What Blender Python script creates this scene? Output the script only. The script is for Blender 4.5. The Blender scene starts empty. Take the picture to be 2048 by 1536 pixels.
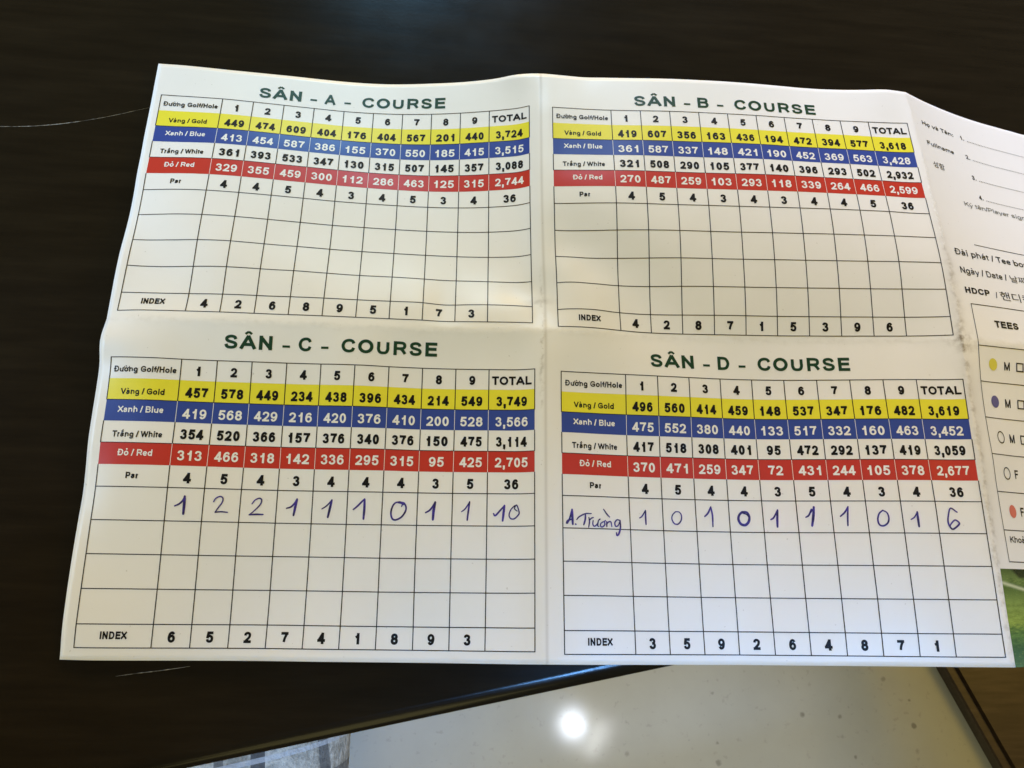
import bpy, bmesh, math, random
import numpy as np
from mathutils import Vector, Matrix
random.seed(7)
C = bpy.context.scene.collection
SC = bpy.context.scene
R = math.radians

# ------------------------------------------------------------------ camera, world, lights, exposure
cam_d = bpy.data.cameras.new('camera'); cam = bpy.data.objects.new('camera', cam_d); C.objects.link(cam)
cam.matrix_world = Matrix(((0.99449,-0.03169,-0.0999,-0.03453),(-0.0,0.95318,-0.30239,-0.0922),(0.10481,0.30072,0.94793,0.24675),(0,0,0,1)))
cam_d.sensor_width = 36.0; cam_d.lens = 1539.0/2048.0*36.0
cam_d.clip_start = 0.01; cam_d.clip_end = 60
cam_d.dof.use_dof = True; cam_d.dof.focus_distance = 0.255; cam_d.dof.aperture_fstop = 80
SC.camera = cam

world = bpy.data.worlds.new('World'); SC.world = world; world.use_nodes = True
bg = world.node_tree.nodes['Background']; bg.inputs[0].default_value = (1.0, 0.86, 0.62, 1); bg.inputs[1].default_value = 0.13

def lamp(name, kind, loc, aim, energy, color, **k):
    d = bpy.data.lights.new(name, kind); d.energy = energy; d.color = color
    for a, b in k.items(): setattr(d, a, b)
    o = bpy.data.objects.new(name, d); C.objects.link(o); o.location = loc
    o.rotation_euler = (Vector(aim)-Vector(loc)).to_track_quat('-Z', 'Y').to_euler()
    return o
# amber lamps on four sides and cool spots are added to imitate phone-and-hand shade
lamp('amber_fill_right', 'AREA', (2.1, 0.35, 1.55), (0, 0, 0), 14.4, (1.000, 0.642, 0.085), shape='DISK', size=1.1)
lamp('amber_fill_left', 'AREA', (-2.6, -0.4, 0.8), (0, 0, 0), 21.2, (1.000, 0.795, 0.333), shape='DISK', size=1.3)
lamp('amber_fill_front', 'AREA', (0.3, -2.0, 1.7), (0, 0, 0), 16.7, (1.000, 0.864, 0.333), shape='DISK', size=1.3)
lamp('amber_fill_back', 'AREA', (0, 3.2, 0.9), (0, 0, 0), 73.3, (1.000, 0.593, 0.044), shape='DISK', size=1.3)
lamp('cool_fill_back', 'SPOT', (-0.2, 2.9, 1.9), (-0.05, 0.25, 0), 331.2, (0.164, 0.607, 1.000), spot_size=R(7), spot_blend=1.0, shadow_soft_size=0.08)  # added spot, no such fitting; penumbra stops short of the card's centre
lamp('cool_fill_back_right', 'SPOT', (-0.2, 2.9, 1.9), (0.2, 0.32, 0), 923.1, (0.441, 0.618, 1.000), spot_size=R(10), spot_blend=1.0, shadow_soft_size=0.08)
lamp('cool_fill_left', 'SPOT', (-2.5, 0.3, 1.7), (-0.45, 0.1, 0), 651.6, (0.375, 0.625, 1.000), spot_size=R(12), spot_blend=1.0, shadow_soft_size=0.08)
lamp('downlight_front', 'SPOT', (0.619, -0.496, 1.9), (0.055, -0.232, 0), 195.5, (0.139, 0.431, 1.000), spot_size=R(12.5), spot_blend=1.0, shadow_soft_size=0.052)  # at the downlight mirrored in the floor, beam shaped to spare the centre
lamp('cool_fill_floor', 'SPOT', (0.9, -1.2, 1.9), (0.22, -0.29, -0.75), 173.8, (0.594, 0.750, 1.000), spot_size=R(17), spot_blend=1.0, shadow_soft_size=0.08)  # added to whiten the floor, cone misses the table
lamp('downlight_glass', 'AREA', (.619, -.496, 1.89), (.144, -.203, -.75), 1.3, (1.0, 1.0, 0.97), shape='DISK', size=0.10)
lamp('light_strip', 'AREA', (0.729, -0.556, 1.9), (0.17, -0.22, -0.75), .45, (0.95, 0.98, 1.0), shape='RECTANGLE', size=0.165, size_y=0.014).rotation_euler = (0, 0, math.atan2(-0.14, -0.089))

SC.view_settings.view_transform = 'Standard'; SC.view_settings.look = 'None'
SC.view_settings.exposure = 0.0; SC.view_settings.gamma = 1.0; SC.view_settings.use_curve_mapping = False

# ------------------------------------------------------------------ helpers
def tag(o, label=None, cat=None, group=None, kind=None):
    if label: o['label'] = label
    if cat: o['category'] = cat
    if group: o['group'] = group
    if kind: o['kind'] = kind
    return o
def empty(name, loc=(0,0,0)):
    o = bpy.data.objects.new(name, None); C.objects.link(o); o.location = loc; o.empty_display_size = 0.02
    return o
def link(name, me, mats, parent=None):
    o = bpy.data.objects.new(name, me); C.objects.link(o)
    for m in (mats if isinstance(mats, (list, tuple)) else [mats]): me.materials.append(m)
    if parent:
        o.parent = parent
        bpy.context.view_layer.update()
        o.matrix_parent_inverse = parent.matrix_world.inverted()
    return o
def mat(name, col, rough=0.5, spec=0.5):
    m = bpy.data.materials.new(name); m.use_nodes = True
    b = m.node_tree.nodes['Principled BSDF']
    b.inputs['Base Color'].default_value = (*col, 1); b.inputs['Roughness'].default_value = rough
    b.inputs['Specular IOR Level'].default_value = spec
    return m
class NT:
    """small node-tree writer"""
    def __init__(s, m): s.t = m.node_tree; s.b = s.t.nodes['Principled BSDF']
    def n(s, typ, **k):
        o = s.t.nodes.new(typ)
        for a, v in k.items():
            if a.startswith('i_'): o.inputs[a[2:].replace('_', ' ')].default_value = v
            else: setattr(o, a, v)
        return o
    def l(s, a, b): s.t.links.new(a, b)
    def math(s, op, a, b=None, c=None, clamp=False):
        o = s.t.nodes.new('ShaderNodeMath'); o.operation = op; o.use_clamp = clamp
        for i, x in enumerate((a, b, c)):
            if x is None: continue
            if isinstance(x, (int, float)): o.inputs[i].default_value = x
            else: s.l(x, o.inputs[i])
        return o.outputs[0]
    def ramp(s, fac, stops):
        o = s.t.nodes.new('ShaderNodeValToRGB'); e = o.color_ramp.elements
        while len(e) < len(stops): e.new(0.5)
        for el, (p, c) in zip(e, stops): el.position = p; el.color = c if len(c) == 4 else (*c, 1)
        s.l(fac, o.inputs[0]); return o.outputs[0]
    def mix(s, fac, a, b, blend='MIX'):
        o = s.t.nodes.new('ShaderNodeMix'); o.data_type = 'RGBA'; o.blend_type = blend
        for i, x in ((0, fac), (6, a), (7, b)):
            if isinstance(x, (int, float)): o.inputs[i].default_value = x
            elif isinstance(x, tuple): o.inputs[i].default_value = (*x, 1) if len(x) == 3 else x
            else: s.l(x, o.inputs[i])
        return o.outputs[2]
    def noise(s, vec, scale, detail=3, rough=0.5):
        o = s.n('ShaderNodeTexNoise'); o.inputs['Scale'].default_value = scale; o.inputs['Detail'].default_value = detail; o.inputs['Roughness'].default_value = rough
        if vec is not None: s.l(vec, o.inputs['Vector'])
        return o.outputs['Fac']
    def bump(s, h, strength=0.2, dist=0.001):
        o = s.n('ShaderNodeBump'); o.inputs['Strength'].default_value = strength; o.inputs['Distance'].default_value = dist
        s.l(h, o.inputs['Height']); s.l(o.outputs[0], s.b.inputs['Normal'])

# ------------------------------------------------------------------ the bent sheet: card coordinates (u right, v down) -> space
# nodes of the sheet's measured shape, hundredths of a millimetre; one unit of u or v is one hole column (10.7 mm)
NU, NV, UMAX, VMAX = 54, 28, 40.60735, 19.89069
NODES = np.array([-13785,10297,368,-12964,10295,371,-12143,10290,345,-11323,10283,309,-10502,10276,282,-9682,10268,254,-8862,10259,226,-8042,10249,186,-7223,10240,158,-6403,10233,157,-5584,10228,196,-4769,10227,282,-3958,10226,406,-3149,10225,542,-2347,10226,715,-1557,10226,941,-789,10223,1246,25,10227,1380,847,10219,1380,1670,10210,1371,
2489,10208,1435,3307,10205,1505,4124,10202,1579,4943,10199,1640,5762,10194,1681,6581,10189,1714,7401,10184,1730,8221,10177,1731,9040,10169,1723,9860,10161,1709,10679,10156,1722,11497,10155,1775,12312,10156,1860,13126,10156,1960,13944,10152,1908,14705,10122,1602,15475,10095,1323,16254,10071,1067,17040,10050,835,17833,10031,629,
18633,10016,449,19434,10002,273,20234,9987,106,21035,9972,70,21835,9958,70,22636,9943,70,23437,9929,70,24239,9914,70,25040,9900,70,25842,9886,70,26644,9871,70,27445,9857,70,28247,9842,70,29049,9828,70,-13787,9510,399,-12967,9507,396,-12147,9503,389,-11327,9498,374,-10507,9490,343,-9688,9481,305,
-8868,9472,267,-8049,9462,229,-7229,9453,197,-6409,9446,196,-5590,9441,230,-4773,9439,303,-3960,9438,411,-3150,9437,546,-2346,9438,711,-1547,9439,902,-761,9438,1137,21,9438,1396,841,9433,1431,1663,9425,1443,2483,9421,1487,3301,9418,1550,4119,9415,1620,4937,9412,1679,5756,9407,1722,6575,9402,1754,
7395,9397,1777,8214,9390,1787,9034,9383,1785,9854,9377,1787,10673,9371,1800,11492,9369,1836,12309,9368,1897,13124,9368,1974,13943,9366,1979,14708,9338,1686,15480,9312,1411,16259,9288,1159,17047,9267,932,17841,9250,730,18641,9235,551,19442,9220,375,20243,9206,201,21044,9192,77,21846,9178,70,22648,9164,70,
23450,9150,70,24252,9137,70,25055,9123,70,25857,9109,70,26660,9095,70,27462,9082,70,28264,9068,70,29067,9054,70,-13790,8722,420,-12971,8719,426,-12151,8717,440,-11331,8713,445,-10512,8705,413,-9693,8696,368,-8874,8686,324,-8055,8676,285,-7236,8666,245,-6415,8659,238,-5595,8654,264,-4776,8651,322,
-3961,8650,418,-3150,8649,541,-2345,8649,700,-1543,8650,879,-749,8651,1092,11,8651,1427,836,8646,1477,1657,8639,1497,2477,8635,1536,3295,8631,1600,4112,8629,1672,4930,8625,1732,5750,8621,1771,6569,8616,1805,7389,8610,1833,8208,8605,1849,9028,8598,1852,9847,8592,1866,10667,8587,1883,11486,8584,1908,
12305,8581,1943,13123,8579,1980,13940,8580,2045,14709,8554,1763,15483,8528,1495,16265,8505,1249,17054,8485,1028,17849,8468,830,18650,8453,653,19451,8439,479,20253,8425,308,21055,8412,142,21857,8398,71,22660,8385,70,23463,8372,70,24266,8359,70,25069,8346,70,25872,8333,70,26675,8320,70,27479,8307,70,
28282,8294,70,29085,8281,70,-13793,7935,457,-12973,7932,463,-12154,7931,496,-11334,7928,514,-10515,7921,494,-9697,7912,450,-8878,7901,403,-8059,7891,360,-7240,7881,321,-6420,7874,307,-5600,7868,317,-4780,7864,356,-3964,7862,437,-3152,7861,556,-2346,7862,712,-1544,7862,885,-743,7863,1074,7,7863,1433,
832,7858,1494,1651,7853,1541,2471,7848,1592,3289,7845,1664,4106,7843,1735,4925,7839,1789,5744,7835,1834,6563,7830,1874,7383,7825,1905,8202,7819,1921,9022,7813,1930,9842,7808,1947,10661,7804,1971,11480,7800,1993,12300,7795,2008,13120,7792,2025,13935,7794,2106,14709,7769,1837,15486,7744,1578,16270,7722,1340,
17061,7703,1124,17857,7686,931,18659,7672,758,19460,7658,587,20263,7645,419,21066,7632,254,21869,7619,102,22672,7606,70,23476,7594,70,24280,7581,70,25084,7569,70,25887,7557,70,26691,7544,70,27495,7532,70,28299,7519,70,29103,7507,70,-13796,7148,498,-12976,7146,515,-12157,7146,565,-11338,7145,597,
-10518,7139,584,-9700,7130,547,-8881,7119,498,-8063,7108,449,-7244,7099,413,-6425,7089,383,-5605,7082,376,-4784,7076,395,-3966,7074,457,-3153,7073,567,-2346,7074,713,-1543,7074,886,-742,7075,1076,3,7075,1442,828,7071,1519,1646,7067,1586,2465,7062,1652,3283,7060,1732,4101,7057,1794,4920,7052,1838,
5739,7048,1887,6558,7045,1938,7377,7041,1988,8197,7037,2018,9017,7030,2019,9837,7023,2028,10656,7020,2055,11475,7016,2077,12295,7011,2085,13114,7007,2099,13931,7008,2170,14708,6984,1910,15489,6960,1661,16275,6939,1431,17068,6920,1223,17866,6905,1035,18668,6891,866,19471,6878,699,20274,6865,534,21077,6853,372,
21881,6840,211,22685,6828,83,23489,6816,70,24294,6804,70,25098,6792,70,25903,6781,70,26707,6769,70,27512,6757,70,28317,6745,70,29121,6733,70,-13797,6360,518,-12979,6361,573,-12161,6362,637,-11342,6361,676,-10522,6355,667,-9703,6346,629,-8885,6335,578,-8066,6325,531,-7248,6314,489,-6429,6304,447,
-5609,6296,433,-4788,6290,446,-3969,6286,488,-3153,6286,580,-2342,6286,708,-1538,6286,873,-735,6287,1065,-1,6288,1457,823,6285,1560,1640,6281,1642,2459,6277,1723,3277,6274,1800,4096,6270,1849,4916,6265,1888,5735,6261,1934,6554,6258,1991,7372,6255,2049,8191,6252,2092,9011,6246,2110,9831,6241,2124,
10651,6236,2141,11471,6231,2156,12290,6226,2164,13110,6221,2165,13927,6222,2230,14708,6199,1982,15492,6177,1745,16282,6157,1525,17076,6139,1325,17876,6124,1144,18679,6111,978,19482,6098,815,20286,6086,653,21090,6074,493,21894,6062,335,22698,6050,179,23503,6039,75,24308,6027,70,25113,6016,70,25918,6005,70,
26724,5993,70,27529,5982,70,28334,5971,70,29139,5960,70,-13798,5573,562,-12981,5576,630,-12164,5578,707,-11345,5576,741,-10526,5570,734,-9707,5561,697,-8889,5551,649,-8070,5540,606,-7252,5530,562,-6432,5520,533,-5613,5512,515,-4792,5505,514,-3973,5500,539,-3154,5498,601,-2341,5498,711,-1535,5499,868,
-736,5500,1075,0,5500,1460,818,5499,1592,1635,5495,1698,2453,5491,1784,3272,5488,1851,4092,5483,1890,4912,5478,1931,5731,5475,1979,6550,5471,2034,7369,5468,2085,8188,5464,2130,9007,5460,2171,9827,5456,2199,10646,5451,2220,11466,5447,2238,12286,5441,2246,13105,5435,2240,13923,5435,2292,14708,5414,2057,
15496,5393,1832,16289,5374,1623,17086,5358,1433,17887,5344,1257,18690,5332,1095,19494,5319,934,20298,5307,775,21103,5296,618,21907,5284,462,22712,5273,307,23517,5261,155,24323,5250,73,25128,5240,70,25934,5229,70,26740,5218,70,27546,5208,70,28352,5197,70,29158,5187,70,-13794,4786,564,-12983,4790,681,
-12168,4793,776,-11349,4792,810,-10529,4785,798,-9711,4777,768,-8892,4767,726,-8074,4756,677,-7256,4744,627,-6436,4735,600,-5616,4727,586,-4796,4720,583,-3976,4714,598,-3156,4711,640,-2340,4710,726,-1531,4711,865,-736,4714,1077,3,4712,1458,823,4713,1569,1636,4708,1692,2451,4703,1797,3270,4699,1865,
4091,4694,1910,4910,4690,1957,5729,4687,2008,6548,4683,2055,7367,4679,2105,8185,4676,2154,9004,4672,2202,9823,4668,2248,10642,4665,2281,11462,4661,2307,12282,4657,2327,13101,4650,2319,13920,4649,2352,14709,4629,2134,15502,4610,1924,16298,4593,1728,17097,4578,1546,17899,4565,1376,18703,4553,1216,19507,4541,1058,
20311,4529,900,21116,4518,745,21921,4507,590,22727,4495,438,23532,4485,286,24338,4474,140,25144,4464,72,25950,4454,70,26757,4444,70,27564,4434,70,28370,4424,70,29177,4415,70,-13795,3999,606,-12984,4005,725,-12171,4008,833,-11352,4007,881,-10533,4002,881,-9714,3993,848,-8896,3982,799,-8078,3971,745,
-7260,3959,692,-6441,3950,669,-5621,3942,657,-4800,3935,649,-3980,3928,657,-3159,3924,691,-2341,3922,756,-1528,3923,871,-728,3927,1059,16,3926,1416,838,3934,1459,1652,3931,1564,2461,3920,1707,3274,3912,1817,4092,3906,1893,4910,3902,1945,5730,3899,1985,6548,3895,2033,7366,3891,2092,8184,3887,2151,
9003,3883,2200,9820,3880,2261,10639,3876,2305,11458,3873,2345,12278,3869,2377,13097,3865,2395,13917,3862,2414,14712,3844,2213,15508,3828,2020,16307,3813,1837,17108,3799,1663,17911,3786,1497,18715,3774,1339,19520,3763,1182,20325,3751,1026,21130,3740,873,21935,3729,721,22741,3719,570,23547,3708,422,24354,3698,275,
25160,3689,133,25967,3679,72,26774,3670,70,27582,3661,70,28389,3652,70,29196,3643,70,-13803,3218,704,-12985,3219,764,-12171,3221,866,-11356,3223,952,-10536,3220,980,-9718,3210,935,-8900,3199,877,-8082,3189,840,-7263,3178,795,-6444,3168,763,-5625,3159,748,-4805,3152,740,-3984,3145,744,-3164,3139,763,
-2344,3135,804,-1527,3135,890,-721,3138,1047,28,3140,1385,849,3151,1382,1669,3157,1418,2481,3151,1538,3288,3135,1678,4098,3122,1803,4914,3115,1883,5733,3112,1925,6551,3109,1972,7369,3104,2040,8185,3099,2108,9003,3096,2164,9820,3091,2230,10638,3088,2287,11456,3084,2347,12274,3081,2408,13093,3078,2449,
13913,3074,2466,14714,3059,2288,15515,3045,2114,16317,3032,1945,17120,3019,1778,17923,3007,1616,18728,2995,1460,19533,2984,1305,20338,2973,1152,21143,2962,1001,21950,2952,852,22756,2942,705,23563,2932,560,24370,2923,417,25177,2914,275,25985,2905,138,26793,2897,72,27600,2888,70,28408,2880,70,29216,2872,70,
-13808,2440,830,-12988,2434,815,-12171,2434,882,-11358,2436,991,-10540,2436,1054,-9721,2429,1037,-8902,2420,994,-8084,2413,976,-7266,2400,926,-6448,2389,887,-5629,2382,875,-4810,2375,874,-3990,2366,860,-3170,2358,863,-2351,2352,894,-1532,2348,947,-718,2349,1052,45,2354,1356,856,2370,1478,1672,2368,1408,
2492,2372,1417,3307,2366,1501,4111,2347,1652,4922,2333,1772,5738,2328,1838,6556,2324,1892,7373,2319,1958,8189,2314,2029,9006,2310,2094,9823,2304,2168,10640,2301,2231,11456,2297,2301,12272,2293,2381,13090,2289,2448,13908,2284,2499,14714,2273,2348,15520,2261,2196,16325,2250,2041,17129,2238,1883,17934,2227,1727,
18739,2216,1574,19545,2205,1424,20351,2195,1275,21157,2185,1128,21964,2175,984,22771,2166,841,23579,2157,701,24387,2148,562,25195,2140,424,26003,2132,287,26811,2124,153,27620,2117,75,28428,2109,70,29237,2102,70,-13812,1655,884,-12992,1649,872,-12173,1647,917,-11359,1649,1013,-10543,1649,1090,-9724,1645,1105,
-8905,1638,1089,-8087,1634,1099,-7269,1626,1073,-6451,1616,1042,-5633,1610,1035,-4815,1607,1048,-3996,1597,1035,-3179,1581,996,-2362,1580,1052,-1544,1574,1097,-726,1561,1122,82,1570,1270,862,1584,1523,1681,1587,1518,2493,1583,1414,3311,1582,1399,4124,1573,1496,4932,1557,1630,5745,1546,1727,6562,1541,1793,
7380,1537,1849,8196,1533,1915,9012,1527,1991,9827,1521,2073,10644,1517,2143,11460,1513,2217,12275,1508,2302,13089,1502,2397,13901,1494,2510,14711,1485,2388,15521,1475,2257,16328,1465,2117,17135,1455,1972,17942,1445,1825,18748,1435,1680,19555,1425,1537,20363,1416,1395,21170,1407,1255,21978,1398,1117,22787,1390,980,
23595,1382,845,24404,1375,710,25213,1367,577,26022,1360,444,26831,1353,312,27640,1346,181,28449,1339,82,29258,1332,70,-13815,868,904,-12997,868,961,-12180,864,1010,-11362,862,1057,-10545,861,1112,-9727,858,1143,-8909,852,1148,-8091,850,1176,-7273,847,1194,-6455,842,1195,-5638,837,1191,-4820,833,1201,
-4002,829,1215,-3188,807,1145,-2375,814,1239,-1561,816,1315,-745,805,1349,73,785,1364,869,798,1550,1686,800,1579,2492,794,1430,3309,793,1362,4128,791,1390,4942,782,1480,5755,770,1583,6571,764,1654,7389,762,1703,8206,758,1765,9020,750,1853,9836,744,1934,10650,737,2026,11465,730,2117,
12280,724,2208,13089,715,2341,13892,705,2507,14706,697,2406,15518,688,2294,16329,679,2171,17138,670,2041,17947,661,1909,18756,652,1777,19565,644,1644,20374,636,1513,21184,629,1382,21993,622,1251,22803,615,1121,23612,608,991,24422,601,862,25231,595,733,26041,588,604,26851,582,475,27660,576,347,
28470,570,218,29280,564,102,-13813,81,932,-13008,92,1094,-12191,93,1171,-11371,88,1203,-10552,82,1228,-9732,76,1242,-8914,70,1249,-8095,66,1259,-7277,62,1271,-6460,57,1281,-5643,53,1283,-4826,48,1278,-4012,42,1289,-3197,36,1314,-2384,33,1352,-1572,31,1404,-762,28,1488,49,24,1579,
865,15,1634,1685,11,1604,2497,9,1491,3308,5,1378,4127,3,1345,4947,1,1366,5766,-2,1411,6583,-7,1467,7401,-10,1517,8218,-16,1588,9031,-25,1690,9846,-34,1788,10658,-43,1904,11470,-53,2018,12282,-61,2135,13088,-72,2294,13883,-84,2497,14700,-91,2417,15513,-100,2312,16326,-109,2209,
17139,-116,2096,17951,-124,1983,18763,-131,1867,19574,-137,1749,20386,-143,1629,21197,-149,1508,22008,-155,1386,22819,-161,1263,23629,-166,1139,24440,-172,1015,25250,-177,890,26060,-183,765,26871,-189,640,27681,-194,514,28491,-200,389,29301,-205,264,-13831,-690,1087,-13012,-694,1153,-12192,-695,1158,-11373,-694,1115,
-10554,-696,1103,-9735,-704,1128,-8917,-711,1144,-8098,-714,1144,-7280,-720,1167,-6464,-731,1229,-5646,-735,1229,-4831,-733,1161,-4014,-733,1138,-3196,-737,1154,-2379,-741,1196,-1563,-746,1266,-749,-750,1352,39,-765,1580,858,-771,1582,1676,-775,1548,2493,-779,1492,3310,-782,1432,4127,-785,1394,4946,-788,1378,
5765,-791,1379,6583,-796,1411,7400,-803,1475,8215,-810,1558,9027,-818,1667,9839,-825,1783,10649,-833,1904,11460,-842,2026,12271,-850,2150,13082,-859,2270,13877,-872,2467,14675,-868,2280,15485,-872,2154,16297,-880,2045,17109,-887,1931,17920,-893,1814,18732,-899,1694,19543,-904,1572,20353,-910,1449,21164,-915,1325,
21974,-920,1201,22785,-926,1076,23595,-931,950,24405,-936,824,25215,-941,698,26025,-946,572,26836,-952,445,27646,-957,319,28456,-962,193,29266,-967,89,-13815,-1450,883,-13011,-1472,1039,-12192,-1480,1089,-11375,-1477,1032,-10556,-1477,992,-9737,-1483,1006,-8919,-1490,1028,-8100,-1495,1033,-7282,-1502,1066,-6468,-1516,1151,
-5649,-1521,1163,-4833,-1518,1090,-4015,-1517,1049,-3196,-1520,1060,-2378,-1525,1113,-1563,-1531,1197,-748,-1536,1288,30,-1552,1548,849,-1555,1500,1668,-1560,1472,2487,-1566,1457,3307,-1570,1446,4125,-1574,1424,4944,-1577,1395,5762,-1580,1362,6582,-1584,1359,7399,-1590,1415,8214,-1598,1506,9024,-1606,1632,9833,-1614,1766,
10642,-1622,1899,11452,-1630,2029,12262,-1639,2151,13077,-1647,2241,13875,-1659,2428,14654,-1649,2171,15459,-1648,2016,16269,-1652,1888,17080,-1658,1770,17891,-1664,1650,18701,-1668,1526,19511,-1673,1400,20321,-1677,1273,21131,-1682,1146,21941,-1686,1018,22751,-1691,891,23561,-1696,763,24371,-1700,635,25181,-1705,507,25991,-1710,379,
26801,-1715,252,27610,-1720,129,28420,-1725,73,29230,-1730,70,-13822,-2235,811,-13010,-2250,923,-12194,-2261,994,-11376,-2260,942,-10559,-2259,894,-9739,-2263,890,-8920,-2269,906,-8101,-2275,920,-7283,-2284,963,-6470,-2299,1059,-5651,-2306,1097,-4834,-2305,1046,-4016,-2304,991,-3197,-2306,1002,-2379,-2312,1062,-1564,-2318,1150,
-750,-2324,1246,24,-2339,1514,843,-2341,1455,1662,-2345,1408,2481,-2350,1390,3301,-2357,1390,4121,-2361,1383,4940,-2365,1360,5759,-2369,1331,6579,-2373,1323,7396,-2379,1385,8208,-2387,1497,9019,-2395,1622,9826,-2403,1765,10634,-2411,1905,11444,-2419,2032,12257,-2427,2130,13073,-2435,2210,13873,-2446,2389,14644,-2435,2111,
15439,-2430,1912,16244,-2429,1754,17053,-2432,1625,17863,-2437,1498,18672,-2440,1367,19482,-2443,1236,20291,-2447,1105,21100,-2450,973,21909,-2454,842,22719,-2458,711,23528,-2462,580,24337,-2466,450,25147,-2470,320,25956,-2475,191,26766,-2479,87,27576,-2484,70,28385,-2489,70,29195,-2493,70,-13830,-3022,773,-13014,-3033,848,
-12197,-3044,910,-11378,-3045,886,-10561,-3046,836,-9742,-3048,815,-8923,-3053,822,-8103,-3057,820,-7285,-3067,864,-6471,-3081,960,-5654,-3091,1020,-4835,-3092,995,-4018,-3091,938,-3198,-3094,956,-2381,-3099,1021,-1567,-3105,1112,-752,-3111,1207,20,-3125,1482,840,-3128,1455,1657,-3132,1380,2475,-3136,1329,3296,-3142,1322,
4116,-3148,1325,4935,-3153,1317,5755,-3157,1299,6575,-3162,1299,7391,-3168,1368,8202,-3176,1490,9010,-3184,1631,9819,-3192,1766,10626,-3200,1907,11436,-3208,2033,12252,-3216,2116,13068,-3223,2187,13870,-3233,2355,14644,-3223,2083,15427,-3215,1843,16224,-3211,1652,17030,-3211,1501,17838,-3213,1362,18646,-3215,1224,19454,-3217,1086,
20262,-3219,948,21070,-3221,811,21879,-3224,674,22687,-3226,539,23496,-3230,405,24305,-3233,271,25114,-3237,142,25923,-3241,74,26732,-3245,70,27542,-3249,70,28351,-3253,70,29161,-3258,70,-13835,-3808,721,-13019,-3819,807,-12200,-3829,857,-11380,-3833,860,-10562,-3834,809,-9744,-3834,758,-8925,-3836,735,-8106,-3840,729,
-7288,-3850,778,-6473,-3864,869,-5657,-3875,940,-4838,-3878,940,-4019,-3879,896,-3200,-3882,920,-2383,-3887,987,-1568,-3893,1076,-754,-3899,1172,16,-3912,1454,837,-3916,1450,1653,-3920,1374,2471,-3923,1304,3290,-3928,1277,4110,-3934,1272,4930,-3940,1269,5750,-3945,1269,6570,-3951,1286,7386,-3957,1360,8197,-3965,1484,
9004,-3973,1624,9812,-3981,1763,10621,-3989,1899,11431,-3997,2020,12246,-4005,2110,13063,-4012,2173,13869,-4020,2323,14647,-4012,2066,15420,-4003,1795,16210,-3996,1575,17011,-3993,1402,17816,-3992,1246,18622,-3992,1098,19429,-3993,950,20235,-3993,805,21042,-3994,661,21850,-3996,518,22657,-3997,378,23465,-4000,239,24274,-4002,111,
25082,-4005,71,25891,-4008,70,26700,-4012,70,27509,-4016,70,28318,-4019,70,29127,-4023,70,-13830,-4585,594,-13022,-4603,732,-12203,-4613,788,-11383,-4618,798,-10563,-4621,771,-9746,-4621,713,-8927,-4622,662,-8108,-4624,644,-7290,-4633,688,-6475,-4647,774,-5659,-4658,856,-4840,-4664,885,-4021,-4667,868,-3202,-4671,894,
-2385,-4676,959,-1570,-4682,1046,-756,-4687,1141,12,-4699,1430,832,-4703,1434,1650,-4707,1371,2467,-4712,1299,3285,-4716,1255,4105,-4722,1237,4925,-4728,1233,5745,-4733,1245,6564,-4740,1276,7380,-4747,1355,8191,-4754,1479,8999,-4762,1616,9806,-4770,1759,10615,-4778,1895,11425,-4786,2018,12239,-4793,2114,13057,-4800,2165,
13867,-4808,2291,14638,-4798,2012,15415,-4790,1751,16202,-4783,1522,16998,-4778,1326,17798,-4775,1151,18602,-4773,990,19407,-4772,832,20212,-4771,677,21017,-4770,525,21823,-4770,376,22630,-4771,229,23437,-4772,99,24244,-4774,70,25052,-4776,70,25860,-4778,70,26669,-4781,70,27477,-4784,70,28286,-4787,70,29094,-4791,70,
-13829,-5366,492,-13025,-5385,648,-12206,-5396,702,-11386,-5401,712,-10566,-5406,705,-9747,-5408,666,-8929,-5408,611,-8110,-5410,573,-7291,-5416,596,-6475,-5428,671,-5660,-5441,764,-4843,-5450,826,-4023,-5455,846,-3205,-5460,876,-2387,-5464,937,-1572,-5470,1020,-757,-5476,1114,8,-5486,1411,828,-5490,1428,1646,-5494,1377,
2462,-5500,1300,3281,-5505,1248,4100,-5510,1219,4920,-5516,1209,5740,-5522,1229,6559,-5528,1269,7374,-5535,1353,8184,-5543,1478,8992,-5551,1619,9800,-5558,1757,10608,-5567,1894,11418,-5575,2020,12232,-5582,2119,13051,-5588,2164,13865,-5595,2261,14635,-5586,1979,15411,-5578,1715,16196,-5570,1479,16988,-5564,1266,17785,-5559,1074,
18586,-5556,901,19388,-5553,732,20191,-5551,567,20995,-5549,405,21799,-5548,248,22605,-5547,105,23411,-5547,70,24217,-5548,70,25024,-5549,70,25831,-5550,70,26639,-5552,70,27447,-5555,70,28255,-5557,70,29063,-5560,70,-13843,-6154,471,-13029,-6168,569,-12209,-6177,604,-11390,-6183,613,-10570,-6189,615,-9750,-6193,591,
-8931,-6193,546,-8112,-6195,507,-7292,-6200,507,-6475,-6210,570,-5660,-6224,671,-4845,-6236,762,-4026,-6244,812,-3207,-6248,854,-2390,-6253,911,-1573,-6258,988,-759,-6264,1091,5,-6273,1393,824,-6277,1439,1643,-6282,1396,2459,-6287,1319,3276,-6293,1253,4095,-6298,1216,4915,-6305,1207,5734,-6310,1221,6552,-6317,1267,
7368,-6324,1354,8178,-6331,1476,8986,-6339,1614,9794,-6347,1752,10603,-6355,1885,11414,-6363,2004,12229,-6370,2093,13046,-6377,2155,13863,-6383,2228,14637,-6374,1958,15410,-6366,1688,16193,-6358,1444,16981,-6351,1219,17775,-6345,1013,18573,-6341,828,19373,-6337,648,20174,-6333,472,20976,-6330,302,21779,-6328,139,22582,-6326,71,
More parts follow.
